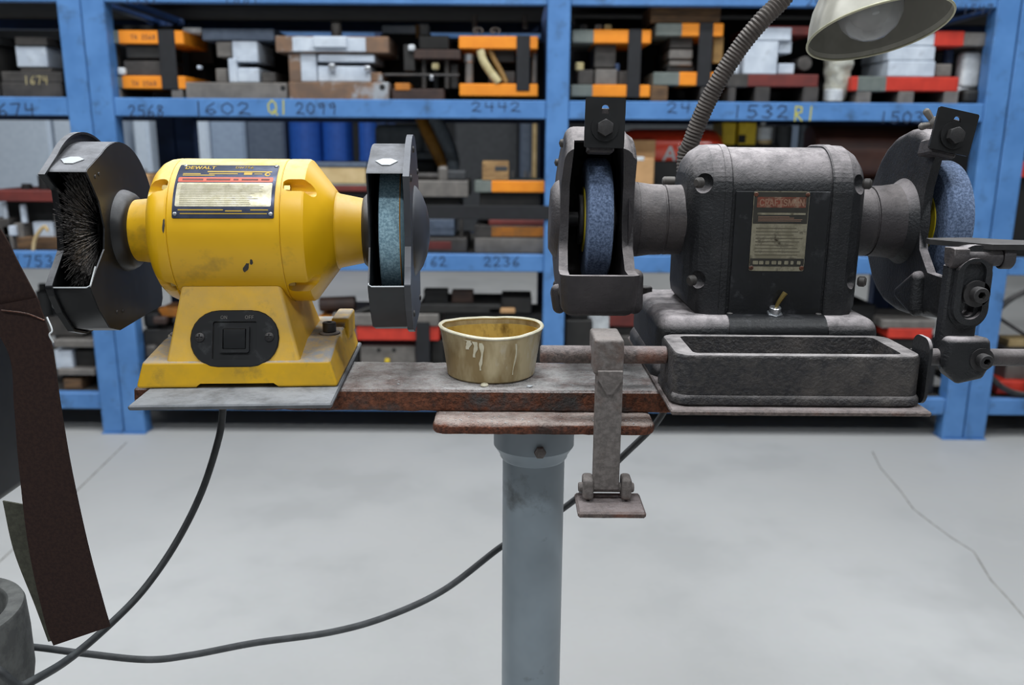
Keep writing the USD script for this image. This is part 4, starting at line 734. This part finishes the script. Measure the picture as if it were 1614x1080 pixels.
# ------------------------------------------------------------------ tin on the bar
cx, cy = -.0227, .897
TN = Thing('tin_cup', 'old stained shallow round tin standing on the rusty bar', 'tin', (cx, cy, ZB))
def outround(t):
    v = t.vertices.copy(); k = np.clip((v[:, 2] - ZB) / .053, 0, 1.1); a = np.arctan2(v[:, 1] - cy, v[:, 0] - cx)
    f = 1 + k * (.02 * np.cos(2 * a + .5) + .012 * np.sin(3 * a)); v[:, 0] = cx + (v[:, 0] - cx) * f; v[:, 1] = cy + (v[:, 1] - cy) * f
    v[:, 2] += k * .0016 * np.sin(a * 2 + 1) + k * .0008 * (meshkit.noise(np.c_[a * 4, a * 0, a * 0]) - .5); return trimesh.Trimesh(v, t.faces, process=False)
TN.add('cup', outround(tm(lathe([(0, .0006), (.0455, .0006), (.0475, .0025), (.0478, .006), (.0535, .046), (.0545, .048), (.0548, .0525), (.0535, .0525), (.0530, .047), (.0468, .006), (.0455, .003), (0, .003)], (cx, cy, ZB), (0, 0, 1), 96))), 'tin', smooth=40)
TN.add('inside_coat', outround(tm(lathe([(0, .0032), (.0452, .0032), (.0463, .006), (.0524, .0455), (.0512, .0455), (.045, .0062), (.044, .0045), (0, .0045)], (cx, cy, ZB), (0, 0, 1), 96))), 'tin_inside', smooth=40, label='yellow brown residue inside the tin')
TN.add('rim', outround(tm(lathe([(.0520, .0522), (.0530, .0508), (.0552, .0506), (.0562, .0522), (.0552, .0538), (.0532, .0538)], (cx, cy, ZB), (0, 0, 1), 96))), 'tin_rim', smooth=60, label='whitish worn rim')
TN.add('drip', tm(lathe([(.0012, 0), (.0042, 0), (.0042, .0012), (.0032, .0022), (.002, .0022), (.0012, .001)], (cx - .0055, cy - .0515, ZB + .0006), (0, 0, 1), 20)), 'tin_rim', label='dried drip ring at the foot')
for a0, z0, z1, w_ in ((-100, .016, .046, .006), (-107, .03, .047, .006), (-60, .010, .044, .0022), (-115, .038, .048, .009)):
    L = []
    a = math.radians(a0)
    for t in np.linspace(0, 1, 9):
        z = z1 + (z0 - z1) * t; r = .0478 + (z - .006) * .0057 / .04 + .0001; aa = a + .06 * math.sin(t * 5) * .4
        f = 1 + z / .053 * (.02 * math.cos(2 * aa + .5) + .012 * math.sin(3 * aa)); L.append((cx + math.cos(aa) * r * f, cy + math.sin(aa) * r * f, ZB + z, w_ * (.4 + .6 * rng.random()) * (1 - .5 * t)))
    A = [np.array([x - math.sin(a) * -w / 2, y + math.cos(a) * -w / 2, z]) for x, y, z, w in L]; B = [np.array([x + math.sin(a) * -w / 2, y - math.cos(a) * -w / 2, z]) for x, y, z, w in L]
    TN.add('paint_run', ribbon(A, B, .0007, (math.cos(a), math.sin(a), 0)), 'tin_rim', label='pale dried run down the side')

# ------------------------------------------------------------------ grey grinder
GX, GY = .2785, .95
GP2 = Thing('mounting_plate', 'thin rust edged plate under the dark grey grinder', 'plate', (.27, .9, ZB))
GP2.add('plate', rough_block(.148, .39, .752, 1.06, ZB + .0002, ZB + .0052, .0008, .012), 'rust_rod')
GZ = ZB + .0055; GS = H - .0833          # spindle height
K = Thing('bench_grinder', 'dark grey cast iron bench grinder covered in dust, with blue grinding wheels', 'grinder', (GX, GY, GZ))
ZBT = H - .1775                            # top of base
bb = rbox(.152, .386, .866, 1.058, GZ + .002, ZBT, .017, 28) + hull(prism_z(rrect(.148, .390, .862, 1.062, .02), GZ, GZ + .008), prism_z(rrect(.152, .386, .866, 1.058, .02), GZ, GZ + .016))
bb = bb - prism_y(sbox(.226, 0, .2268, 2), .80, .8685) - prism_y(sbox(.3296, 0, .3304, 2), .80, .8685)
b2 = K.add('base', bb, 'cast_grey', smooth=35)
cv = (rbox(.205, .352, .8650, .97, GZ + .002, ZBT + .0012, .018, 28) ^ cbox(.2272, .3292, .86, .905, GZ + .012, 2, .0003))
K.add('base_cover', cv, 'cast_black', under=b2, smooth=35)
for x in (.2305, .3245): K.add('screw', lathe([(0, 0), (.0034, 0), (.003, .0014), (0, .002)], (x, .884, ZBT + .0008), (0, -.1, 1), 18), 'dark_steel', under=b2)
for x, y in ((.163, 1.03),): K.add('nut', cyl((x, y, ZBT - .004), (x, y, ZBT + .006), .009, seg=6, b=.001), 'dark_steel', under=b2)
def section(o=0.):
    c = unary_union([circ(.05, 64, (.9375, H - .053)), circ(.05, 64, (.9665, H - .053)), sbox(.8865, ZBT - .006, 1.0165, H - .055)]).convex_hull
    c = c.intersection(sbox(.8875, 0, 1.0165, 2))
    return c.buffer(o) if o else c
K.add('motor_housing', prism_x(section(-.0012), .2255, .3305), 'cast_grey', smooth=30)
def bell(x0, x1, pockets):
    s = 1 if x1 > x0 else -1
    def sl(x, o): return prism_x(section(o), x, x + .0003)
    m = hull(sl(x0, .0005), sl(x0 + s * .0015, .0018), sl(x0 + s * .008, .0022)) + hull(sl(x0 + s * .008, .0015), sl(x0 + s * .020, .001), sl(x0 + s * .031, -.006), sl(x0 + s * .038, -.015), sl(x0 + s * .042, -.028))
    for p in pockets: m = m - hull(sph(p, .011, 24), sph(np.array(p) + [s * .03, -.012, 0], .011, 24))
    return m
def wz(px, py, Y): return U(px, py, Y)[2]
pk = [(.196, .893, H - .040), (.193, .889, H - .141)]
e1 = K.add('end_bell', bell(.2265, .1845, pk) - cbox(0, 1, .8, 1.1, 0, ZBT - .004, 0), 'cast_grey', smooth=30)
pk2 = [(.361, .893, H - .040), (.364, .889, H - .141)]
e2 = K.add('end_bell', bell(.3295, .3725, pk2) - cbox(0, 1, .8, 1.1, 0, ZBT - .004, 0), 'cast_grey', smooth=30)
for e, P, s in ((e1, pk, -1), (e2, pk2, 1)):
    for p in P: K.add('acorn_bolt', cyl(p, np.array(p) + [s * .008, -.004, 0], .0055, seg=24, b=.002), 'steel_dark', under=e)
    p = (GX + s * .090, 1.0, H - .043); K.add('acorn_bolt', cyl(p, np.array(p) + [s * .016, 0, 0], .005, seg=20, b=.002), 'steel', under=e)
for i in range(2):
    s = -1 if i == 0 else 1
    nk = lathe([(0, 0), (.0395, 0), (.0385, .004), (.038, .020), (.0384, .021), (.0384, .0235), (.0372, .0245), (.0372, .026), (.0385, .0265), (.039, .04), (.041, .054), (.0, .054)], (GX + s * .088, GY, GS), (s, 0, 0), 64)
    K.add('neck', nk, 'cast_guard', smooth=30)
# front panel and its nameplate
K.add('front_panel', cbox(.2295, .327, .8866, .8885, ZBT - .004, H - .048, .0006), 'cast_black', label='black painted front panel')
p0, p1 = U(1180, 427, .886), U(1277, 302, .886)
def front(poly, w0, w1): return prism_y(poly, .8866 - w1, .8866 - w0)
n2 = K.add('nameplate', front(rrect(p0[0], p1[0], p0[2], p1[2], .002), -.0002, .0008), 'plate_old', label='worn aluminium nameplate with a red name band')
W_, H_ = p1[0] - p0[0], p1[2] - p0[2]
def fr_(u0, u1, v0, v1): return p0[0] + u0 * W_, p0[2] + v0 * H_, p0[0] + u1 * W_, p0[2] + v1 * H_
def nbox(name, u0, u1, v0, v1, mat, w=.0011): 
    a = fr_(u0, u1, v0, v1); K.add(name, front(rrect(a[0], a[2], a[1], a[3], min(.0008, (a[3] - a[1]) * .3)), .0007, w), mat, under=n2)
nbox('black_band', .01, .99, .60, .99, 'plate_oldblack'); nbox('name_band', .06, .94, .80, .93, 'plate_oldred', .0013); nbox('black_band', .01, .99, .06, .16, 'plate_oldblack')
nbox('silver_line', .08, .95, .71, .735, 'plate_old', .0013)
t = meshkit.text_mesh('CRAFTSMAN', .0068, .0003, True); t.apply_scale([.80 * W_ / (t.bounds[1][0] - t.bounds[0][0]), 1, 1]); a = fr_(.1, .9, .82, .9)
K.add('lettering', (np.c_[t.vertices[:, 0] + a[0], .8866 - .0012 - t.vertices[:, 2], t.vertices[:, 1] + a[1]], t.faces[:, ::1]), 'plate_text', under=n2, smooth=False)
for k in range(9):
    v = .2 + k * .042; nbox('text_line', .08, .08 + rng.uniform(.55, .86), v, v + .010, 'plate_line', .001)
for k in range(8): nbox('text_block', .06 + k * .115, .06 + k * .115 + rng.uniform(.05, .1), .085, .13, 'plate_old', .0013)
for k in range(4): nbox('text_line', .1, .1 + rng.uniform(.5, .8), .63 + k * .018, .637 + k * .018, 'plate_text', .0013)
for u, v in ((.04, .04), (.96, .04), (.04, .96), (.96, .96)):
    a = fr_(u, u, v, v); K.add('rivet', lathe([(0, 0), (.0026, 0), (.002, .0012), (0, .0016)], (a[0], .886, a[1]), (0, -1, 0), 14), 'rust', under=n2)
# toggle switch
tp = U(1224, 486, .878); tp[2] = ZBT + .0006; tp[1] = .884
tg = K.add('toggle_switch', cyl(tp, tp + [0, -.001, .003], .0085, seg=6, b=.0006) + cyl(tp, tp + [0, -.002, .009], .0062, seg=24, b=.0008), 'bright_steel', label='chrome toggle switch')
K.add('lever', tube([tp + [0, -.001, .006], tp + [.003, -.002, .014], tp + [.0085, -.004, .0245]], 0, 12, n=6, radii=np.linspace(.0016, .0029, 13)), 'brass', under=tg)
# guards
AR = [(.1 * math.cos(math.radians(a)), .1 * math.sin(math.radians(a))) for a in np.linspace(0, 360, 60)]
OUT = unary_union([Polygon(AR), Polygon([(-.108, -.048), (-.098, -.09), (-.03, -.099), (.0, 0)])]).convex_hull
REM = Polygon([(-.3, .2), (-.066, .2), (-.062, .075), (-.05, .04), (-.047, 0), (-.052, -.025), (-.075, -.046), (-.3, -.052)])
def gguard(s):
    xi, xo = GX + s * .1515, GX + s * .2285          # inner and outer faces
    lo, hi = min(xi, xo), max(xi, xo); r = .011
    P = list(OUT.buffer(-r).simplify(.0012).exterior.coords)[:-1]
    o = hull(*[sph((x, GY + y, GS + z), r, 16) for x in (lo + r, hi - r) for y, z in P])
    cav = prism_x(unary_union([circ(.09, 64), sbox(-.2, -.047, 0, .085)]).intersection(OUT.buffer(-.008).union(sbox(-.2, -.047, -.04, .085))), lo + .009, hi - .012).translate((0, GY, GS))
    lipcut = prism_x(Polygon([(-.2, -.09), (-.096, -.082), (-.06, -.08), (-.02, -.02), (-.2, -.02)]), lo + .009, hi - .012).translate((0, GY, GS))
    o = o - cav - (lipcut ^ prism_x(OUT.buffer(-.008), lo, hi).translate((0, GY, GS)))
    o = o - prism_x(REM, lo - .1, hi + .1).translate((0, GY, GS))
    hub = lathe([(0, .014), (.018, .0138), (.033, .0125), (.040, .008), (.045, 0), (0, 0)], (xo - s * .004, GY, GS), (s, 0, 0), 64)
    cone = lathe([(.0, 0), (.039, 0), (.041, .008), (.047, .016), (.056, .022), (0, .022)], (xi - s * .016, GY, GS), (s, 0, 0), 64) - cyl((lo + .009, GY, GS), (hi - .012, GY, GS), .089)
    # cast lugs for the rest and cover
    lug = hull(*[sph((xi - s * .002, GY + y, GS + z), .009, 16) for y, z in ((-.062, -.055), (-.03, -.075), (-.065, -.085))]) + hull(*[sph((xo + s * .001, GY + y, GS + z), .007, 16) for y, z in ((-.06, -.07), (-.02, -.08), (-.06, -.088))])
    lug = lug - cav - (lipcut ^ prism_x(OUT.buffer(-.008), lo, hi).translate((0, GY, GS)))
    gg = o + (hub - cav) + cone + lug
    if s > 0: gg = gg - cbox(GX + .1955, 1, .5, 1.3, .8, 1.6, 0) - cbox(GX + .176, 1, .5, GY - .02, GS + .05, 1.6, 0)
    xc = (lo + hi) / 2
    gg = gg.refine_to_length(.01).warp_batch(lambda v: np.c_[np.where((v[:, 2] > GS - .2) & (s * (v[:, 0] - xi) > .0), xc + (v[:, 0] - xc) * np.interp(v[:, 2] - GS, [-.1, -.05, 0, .04, .1], [.96, 1.06, 1.0, 1.0, .84]), v[:, 0]), v[:, 1:]]) if s < 0 else gg
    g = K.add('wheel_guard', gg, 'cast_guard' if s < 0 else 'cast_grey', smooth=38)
    for y, z in ((-.035, .082), (.06, .06), (.04, -.08), (-.07, -.07), (-.05, -.03)) if s < 0 else ():
        K.add('bolt', lathe([(0, 0), (.0045, 0), (.004, .003), (0, .0045)], (xo - s * .002, GY + y, GS + z), (s, 0, 0), 18), 'steel_dark', under=g)
    x0, x1 = GX + s * .1735, GX + s * .2005
    w = K.add('grinding_wheel', lathe([(0, 0), (.061, 0), (.0655, .003), (.0665, .005), (.0665, .0235), (.0655, .0255), (.062, .027), (0, .027)], (x0, GY, GS), (s, 0, 0), 96), 'wheel_blue', smooth=30, label='worn blue grinding wheel')
    for e, dx in ((x0, -s), (x1, s)):
        K.add('paper_washer', cyl((e, GY, GS), (e + dx * .0012, GY, GS), .036), 'washer_yellow', under=w)
        K.add('flange_washer', cyl((e + dx * .0012, GY, GS), (e + dx * .006, GY, GS), .028, b=.001), 'dark_steel', under=w)
    K.add('shaft', cyl((xi, GY, GS), (xo - s * .012, GY, GS), .008), 'dark_steel', under=w)
    return g
gL, gR = gguard(-1), gguard(1)
def spark_plate(px0, px1, pt, pb, Y, lean, xg, g, wing):
    "adjustable spark plate with a slot, washer and hex bolt"
    a, b = U((px0 + px1) / 2, pb, Y), U((px0 + px1) / 2, pt, Y); wd = (U(px1, pt, Y) - U(px0, pt, Y))[0]; ht = b[2] - a[2]
    poly = rrect(-wd / 2, wd / 2, 0, ht, .002).difference(rrect(-.0036, .0036, ht * .42, ht * .86, .0035))
    up = np.array([math.sin(lean), 0, math.cos(lean)]); up = np.array([math.sin(lean), .10, math.cos(lean)]); up /= np.linalg.norm(up)
    ux = np.array([math.cos(lean), 0, -math.sin(lean)]); ux -= up * (ux @ up); ux /= np.linalg.norm(ux); n = np.cross(ux, up)
    o = np.array([(a[0] + b[0]) / 2 - math.sin(lean) * ht / 2, Y, a[2]])
    put = lambda m: m.transform(np.c_[ux, up, n, o])
    pth = K.add('spark_plate', put(prism_z(poly, -.0032, 0)), 'black_steel', under=g, label='black spark guard plate')
    K.add('washer', put(Manifold.cylinder(.002, .0135, .0135, 40).translate((0, ht * .40, 0))), 'black_steel', under=g)
    K.add('hex_bolt', put(hexh((0, ht * .39, .002), (0, 0, 1), .0145, .007)), 'dark_steel', under=g)
    K.add('bracket', put(hull(cbox(-wd * .42, wd * .30, ht * .02, ht * .80, -.010, -.0034, .001)).translate((0, 0, 0))), 'cast_guard', under=g)
    K.add('bracket_foot', put(cbox(-wd * .38, wd * .28, -.004, ht * .3, -.034, -.006, .002)), 'cast_guard', under=g)
    if wing:
        c = np.array([-wd * .28, ht * .70, -.014])
        wn = cyl(c + [0, 0, -.008], c + [.0, 0, .004], .0065, b=.001) + hull(sph(c + [-.005, .003, -.006], .003, 12), sph(c + [-.011, .009, -.007], .0038, 12)) + hull(sph(c + [-.005, -.003, -.006], .003, 12), sph(c + [-.012, -.006, -.007], .0038, 12))
        K.add('wing_nut', put(wn), 'steel', under=g)
spark_plate(922, 986, 153, 233, .868, .02, 0, gL, False)
spark_plate(1473, 1539, 172, 240, .872, .20, 0, gR, True)

# water tray
TR = Thing('water_tray', 'cast iron water tray in front of the dark grey grinder', 'tray', (.269, .81, ZB + .0055))
tz0, tz1 = ZB + .0056, H - .1925
tr_ = hull(prism_z(rrect(.1525, .3855, .766, .858, .016), tz0 + .008, tz1 - .003), prism_z(rrect(.1545, .3835, .768, .856, .014), tz0 + .008, tz1)) + hull(prism_z(rrect(.1505, .3875, .763, .860, .017), tz0 + .002, tz0 + .007), prism_z(rrect(.1525, .3855, .765, .858, .017), tz0, tz0 + .010))
tr_ = tr_ - hull(prism_z(rrect(.174, .365, .780, .845, .006), tz0 + .006, tz0 + .007), prism_z(rrect(.171, .368, .777, .848, .006), tz1, tz1 + .01))
TR.add('tray', tr_, 'tray_cast', smooth=35)
HK = Thing('hook_plate', 'thin flat steel hook plate clipped over the right end of the water tray', 'hook', (.391, .785, ZB + .0055))
ha, hb = U(1458, 530, .785)[2], ZB + .0058
HK.add('strip', prism_x(rrect(.768, .803, hb, ha, .012), .3885, .3915), 'cast_grey', smooth=30)

# rods and rests
RZ = H - .2035; RYD = .812
lx0, lx1, rx0, rx1 = U(851, 563, RYD)[0], .1522, .3925, .56
R1 = Thing('support_rod', 'rusty round steel rod between the stained tin and the water tray', 'rod', (lx0, RYD, RZ)); R1.add('rod', cyl((lx0, RYD, RZ), (lx1, RYD, RZ), .0088, b=.0012), 'rust_rod')
R2 = Thing('support_rod', 'round steel rod running from the water tray out of the picture on the right', 'rod', (rx0, RYD, RZ)); R2.add('rod', cyl((rx0, RYD, RZ), (rx1, RYD, RZ), .0085, b=.001), 'cast_guard')
def X(px, Y, py=560): return U(px, py, Y)[0]
def Z(py, Y, px=950): return U(px, py, Y)[2]
TL = Thing('tool_rest', 'tool rest swung down and hanging from the left rod', 'tool rest', (.094, .8, Z(819, .77)))
blk = rbox(X(936, .778), X(983, .778), .774, .828, Z(592, .774), Z(536, .774), .003, 16) - cyl((0, RYD, RZ), (.2, RYD, RZ), .0089)
TL.add('clamp', blk, 'dusty_steel')
TL.add('clamp_screw', cyl((X(958, .815), .815, Z(540, .815)), (X(958, .815), .815, Z(526, .815)), .006, b=.001), 'rust_rod')
AY_ = .774; ax0, ax1 = X(937, AY_, 700), X(979, AY_, 700)
arm = rbox(ax0, ax1, AY_ + .002, AY_ + .015, Z(775, AY_), Z(585, AY_), .002, 12)
arm = arm + hull(cbox(ax0 + .001, ax1 - .001, AY_ - .003, AY_ + .004, Z(598, AY_), Z(584, AY_), .0005), cbox(ax0 + .010, ax1 - .010, AY_ - .001, AY_ + .004, Z(622, AY_), Z(620, AY_), .0003))
TL.add('arm', arm, 'dusty_steel')
for x0, x1 in ((919, 936), (980, 996)):
    TL.add('hinge_lug', rbox(X(x0, .775, 770), X(x1, .775, 770), .774, .794, Z(789, .775), Z(756, .775), .003, 12), 'dusty_steel')
TL.add('hinge_pin', cyl((X(912, .78, 765), .784, Z(768, .784)), (X(1000, .78, 765), .784, Z(768, .784)), .0048, b=.001), 'dusty_steel')
rp = rough_block(X(911, .752, 810), X(1019, .752, 810), .752, .800, Z(818, .752), Z(808, .752), .0006, .008)
TL.add('rest_plate', rp, 'rust_rod')
TRr = Thing('tool_rest', 'slotted tool rest in front of the right blue grinding wheel', 'tool rest', (.46, .81, RZ - .02))
rz = Z(383, .835, 1530)
rest = prism_z(Polygon([(.415, .855), (.412, .842), (.452, .800), (.515, .800), (.517, .835), (.49, .845), (.46, .862)]), rz - .0025, rz + .0025)
TRr.add('rest_table', rest, 'dark_steel', smooth=False, label='flat steel table of the rest')
xr = lambda px: X(px, .80, 480); zr = lambda py: Z(py, .80, 1530)
TRr.add('hinge_barrel', cyl((xr(1520), .812, zr(408)), (xr(1576), .812, zr(408)), .0085, b=.0008), 'cast_guard')
for a, b in ((1497, 1521), (1576, 1594)):
    TRr.add('hinge_ear', hull(cyl((xr(a), .812, zr(409)), (xr(b), .812, zr(409)), .0105, b=.001), cbox(xr(a), xr(b), .803, .823, rz - .004, rz - .0024, .0005)), 'cast_guard')
arm = hull(cyl((xr(1535), .806, zr(415)), (xr(1535), .823, zr(415)), .0165), cyl((xr(1533), .806, zr(490)), (xr(1533), .823, zr(490)), .019), ) + cbox(xr(1497), xr(1552), .808, .823, zr(560), zr(420), .002)
slot_out = LineString([(xr(1532), zr(435)), (xr(1532), zr(487))]).buffer(.0165); slot_in = LineString([(xr(1532), zr(430)), (xr(1532), zr(487))]).buffer(.0105)
arm = arm + prism_y(slot_out.difference(slot_in), .801, .808) - prism_y(LineString([(xr(1532), zr(455)), (xr(1532), zr(492))]).buffer(.0055), .79, .83)
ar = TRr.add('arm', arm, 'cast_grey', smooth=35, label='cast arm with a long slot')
def capscrew(T, px, py, y, r, L, under):
    c = U(px, py, y); m = cyl((c[0], y + L, c[2]), (c[0], y - .008, c[2]), r, seg=28, b=.0008) + cyl((c[0], y + .004, c[2]), (c[0], y + .001, c[2]), r * 1.7, seg=28)
    m = m - orient(Manifold.cylinder(.01, r * .5, r * .5, 6), (0, 1, 0)).translate((c[0], y - .0085, c[2])); T.add('cap_screw', m, 'dark_steel', under=under)
capscrew(TRr, 1541, 464, .800, .0075, .012, ar)
cl = hull(*[sph((x, y, z), .006, 16) for x, y, z in ((xr(1508), .80, zr(541)), (xr(1558), .80, zr(541)), (xr(1505), .80, zr(575)), (xr(1563), .80, zr(570)), (xr(1525), .80, zr(595)), (xr(1555), .80, zr(588)), (xr(1508), .825, zr(545)), (xr(1558), .825, zr(545)), (xr(1525), .825, zr(592)), (xr(1555), .825, zr(588)))])
cb = TRr.add('clamp', cl - cyl((.3, RYD, RZ), (.6, RYD, RZ), .0086), 'cast_grey', smooth=35)
capscrew(TRr, 1549, 568, .792, .0068, .006, cb)

# ------------------------------------------------------------------ gooseneck lamp
L_ = Thing('gooseneck_lamp', 'gooseneck work lamp with a bell shaped metal shade', 'lamp', (.215, 1.036, ZBT))
dr = .12 * RT - .97 * UPV - .08 * FWD; dr /= np.linalg.norm(dr)
rc = U(1385, 48, 1.0); neck = rc - dr * .125
path = [np.array([.213, 1.035, ZBT + .004]), np.array([.213, 1.035, ZBT + .05])] + [U(*p) for p in ((1080, 258, 1.035), (1089, 225, 1.03), (1110, 172, 1.02), (1134, 125, 1.01), (1166, 75, 1.0), (1200, 33, .99), (1234, -2, .99), (1268, -52, .99), (1298, -108, .992), (1324, -160, .995))] + [neck - dr * .050 + np.array([-.012, 0, 0]), neck - dr * .028, neck]
sm = smoothpath(path, 60); seg_ = np.r_[0, np.cumsum(np.linalg.norm(np.diff(sm, axis=0), axis=1))]; nn = int(seg_[-1] / .0010)
sm = np.c_[[np.interp(np.linspace(0, seg_[-1], nn), seg_, sm[:, k]) for k in range(3)]].T
rad = np.full(nn, .0099) + .0006 * np.sin(np.arange(nn) * 2 * math.pi / 4)
L_.add('gooseneck', tube(sm, 0, 14, smooth=False, radii=rad), 'goose', smooth=50, label='ribbed flexible steel neck')
L_.add('foot', cyl((.213, 1.035, ZBT), (.213, 1.035, ZBT + .012), .017, b=.002), 'dark_steel')
sh = L_.add('shade', lathe([(.0765, 0), (.0750, .006), (.0715, .020), (.066, .034), (.056, .050), (.043, .064), (.030, .074), (.024, .082), (.024, .122), (.012, .127), (.0, .127), (0, .124), (.0225, .120), (.0225, .084), (.0285, .0755), (.042, .0655), (.055, .0515), (.065, .0355), (.0705, .0215), (.074, .0065), (.0755, 0)], rc, -dr, 80), 'lamp_alu', smooth=45)
L_.add('reflector', lathe([(.0738, .0062), (.0702, .0214), (.0647, .0353), (.0547, .0512), (.0417, .0652), (.0282, .0752), (.0222, .0838), (.0215, .0838), (.0275, .0748), (.041, .0645), (.054, .0505), (.064, .0345), (.0695, .0205), (.0732, .0058)], rc, -dr, 80), 'lamp_inside', under=sh, smooth=45)
ang = np.linspace(0, 2 * np.pi, 65); a1 = np.cross(dr, [0, 1., 0]); a1 /= np.linalg.norm(a1); a2 = np.cross(dr, a1)
ringp = np.array([rc + .0762 * (math.cos(t) * a1 + math.sin(t) * a2) for t in ang]); L_.add('rim', tube(ringp, .0014, 8, smooth=False), 'lamp_rim', under=sh, smooth=60)
bl = L_.add('bulb', lathe([(0, -.036), (.012, -.034), (.024, -.0268), (.0325, -.0155), (.036, 0), (.0345, .0115), (.029, .024), (.021, .036), (.0155, .047), (.014, .06), (0, .06)], rc - dr * .026 + np.array([-.006, 0, 0]), -dr, 64), 'bulb_glass', smooth=60, label='large clear frosted bulb, unlit')
L_.add('socket', cyl(rc - dr * .086 + np.array([-.006, 0, 0]), rc - dr * .118 + np.array([-.003, 0, 0]), .0148), 'black_steel')
L_.add('filament_stem', cyl(rc - dr * .02, rc - dr * .085, .004, .009, seg=16), 'plastic_white', under=bl)

# ------------------------------------------------------------------ left edge: sanding belt, sander, stone pot
SB = Thing('belt_sander', 'dark housing of a sanding machine behind the hanging brown belt', 'sander', (-.62, .93, 0))
hz0, hz1 = Z(818, .90, 10), Z(470, .86, 0)
SB.add('housing', rbox(-.80, X(30, 1.0, 650), .86, 1.02, hz0, hz1, .012, 16), 'black_steel')
SB.add('column', cyl((-.70, .94, .01), (-.70, .94, hz0 + .005), .045), 'black_steel'); SB.add('foot_plate', cyl((-.70, .94, 0), (-.70, .94, .02), .10, b=.004), 'black_steel')
SB.add('peg', cyl((-.62, .70, 1.335), (-.62, .95, 1.335), .016, b=.002), 'dark_steel'); SB.add('peg_block', rbox(-.66, -.60, .91, .96, hz1 - .01, 1.36, .006, 12), 'black_steel')
BE = Thing('sanding_belt', 'dark brown sanding belt hanging at the left edge of the picture', 'belt', (-.52, .76, .9))
Ra = [(-110, 235, .745), (-60, 290, .745), (0, 362, .75), (30, 418, .755), (62, 478, .76)]; La = [(-270, 380, .745), (-190, 400, .745), (-110, 430, .75), (-60, 470, .755), (-20, 498, .76)]
pc = BE.add('belt_run', ribbon([U(*p) for p in La], [U(*p) for p in Ra], .0018, (0, 1, 0)), 'belt_brown', smooth=50)
Rb = [(58, 470, .756), (80, 540, .757), (95, 640, .757), (112, 740, .757), (138, 860, .757), (162, 950, .757), (173, 988, .757)]
Lb = [(-30, 486, .756), (14, 560, .757), (22, 640, .757), (30, 740, .757), (46, 870, .757), (72, 985, .757), (84, 1018, .757)]
BE.add('belt_run', ribbon([U(*p) for p in Lb], [U(*p) for p in Rb], .0018, (0, 1, 0)), 'belt_brown', smooth=50, label='lower run below the taped splice')
Rc = [(60, 800, .775), (75, 880, .772), (90, 960, .768), (100, 1005, .765)]; Lc = [(4, 790, .775), (22, 870, .772), (55, 955, .768), (76, 1012, .765)]
BE.add('belt_run', ribbon([U(*p) for p in Lc], [U(*p) for p in Rc], .0018, (0, 1, 0)), 'belt_back', smooth=50, label='grey green cloth back of the belt')
BE.add('splice_edge', tube([U(2, 489, .7545), U(40, 494, .7545), U(70, 505, .7555)], .0006, 6), 'rust', label='frayed orange splice line')
BE.add('loose_thread', tube([U(74, 500, .756), U(82, 520, .752), U(78, 528, .75), U(84, 540, .752)], .0008, 6), 'plastic_white', label='pale loose thread')
BE.add('top_fold', ribbon([U(-270, 380, .745), U(-300, 300, .75), U(-285, 262, .78), U(-270, 300, .80)], [U(-110, 235, .745), U(-135, 165, .75), U(-130, 135, .78), U(-110, 175, .80)], .0018, (0, 1, 0)), 'belt_brown', smooth=50)
pr = .087; pcx = X(27, .80, 1000) - pr; pz1 = Z(972, .80, 0); pz0 = pz1 - .135
PT = Thing('stone_pot', 'thick walled grey pot cut off by the lower left corner', 'pot', (pcx, .80, pz0))
PT.add('pot', lathe([(0, 0), (pr * .72, 0), (pr * .86, .006), (pr * .93, .02), (pr, .055), (pr * 1.005, .10), (pr * .99, .131), (pr * .97, .135), (pr * .80, .135), (pr * .77, .131), (pr * .70, .02), (0, .016)], (pcx, .80, pz0), (0, 0, 1), 80), 'pot_grey', smooth=40)
PS = Thing('pot_stand', 'plain round stand below the thick grey pot', 'stand', (pcx, .80, 0))
PS.add('top', cyl((pcx, .80, pz0 - .02), (pcx, .80, pz0), .07, b=.003), 'black_steel'); PS.add('post', cyl((pcx, .80, .02), (pcx, .80, pz0 - .019), .03), 'black_steel'); PS.add('foot', cyl((pcx, .80, 0), (pcx, .80, .021), .08, b=.004), 'black_steel')
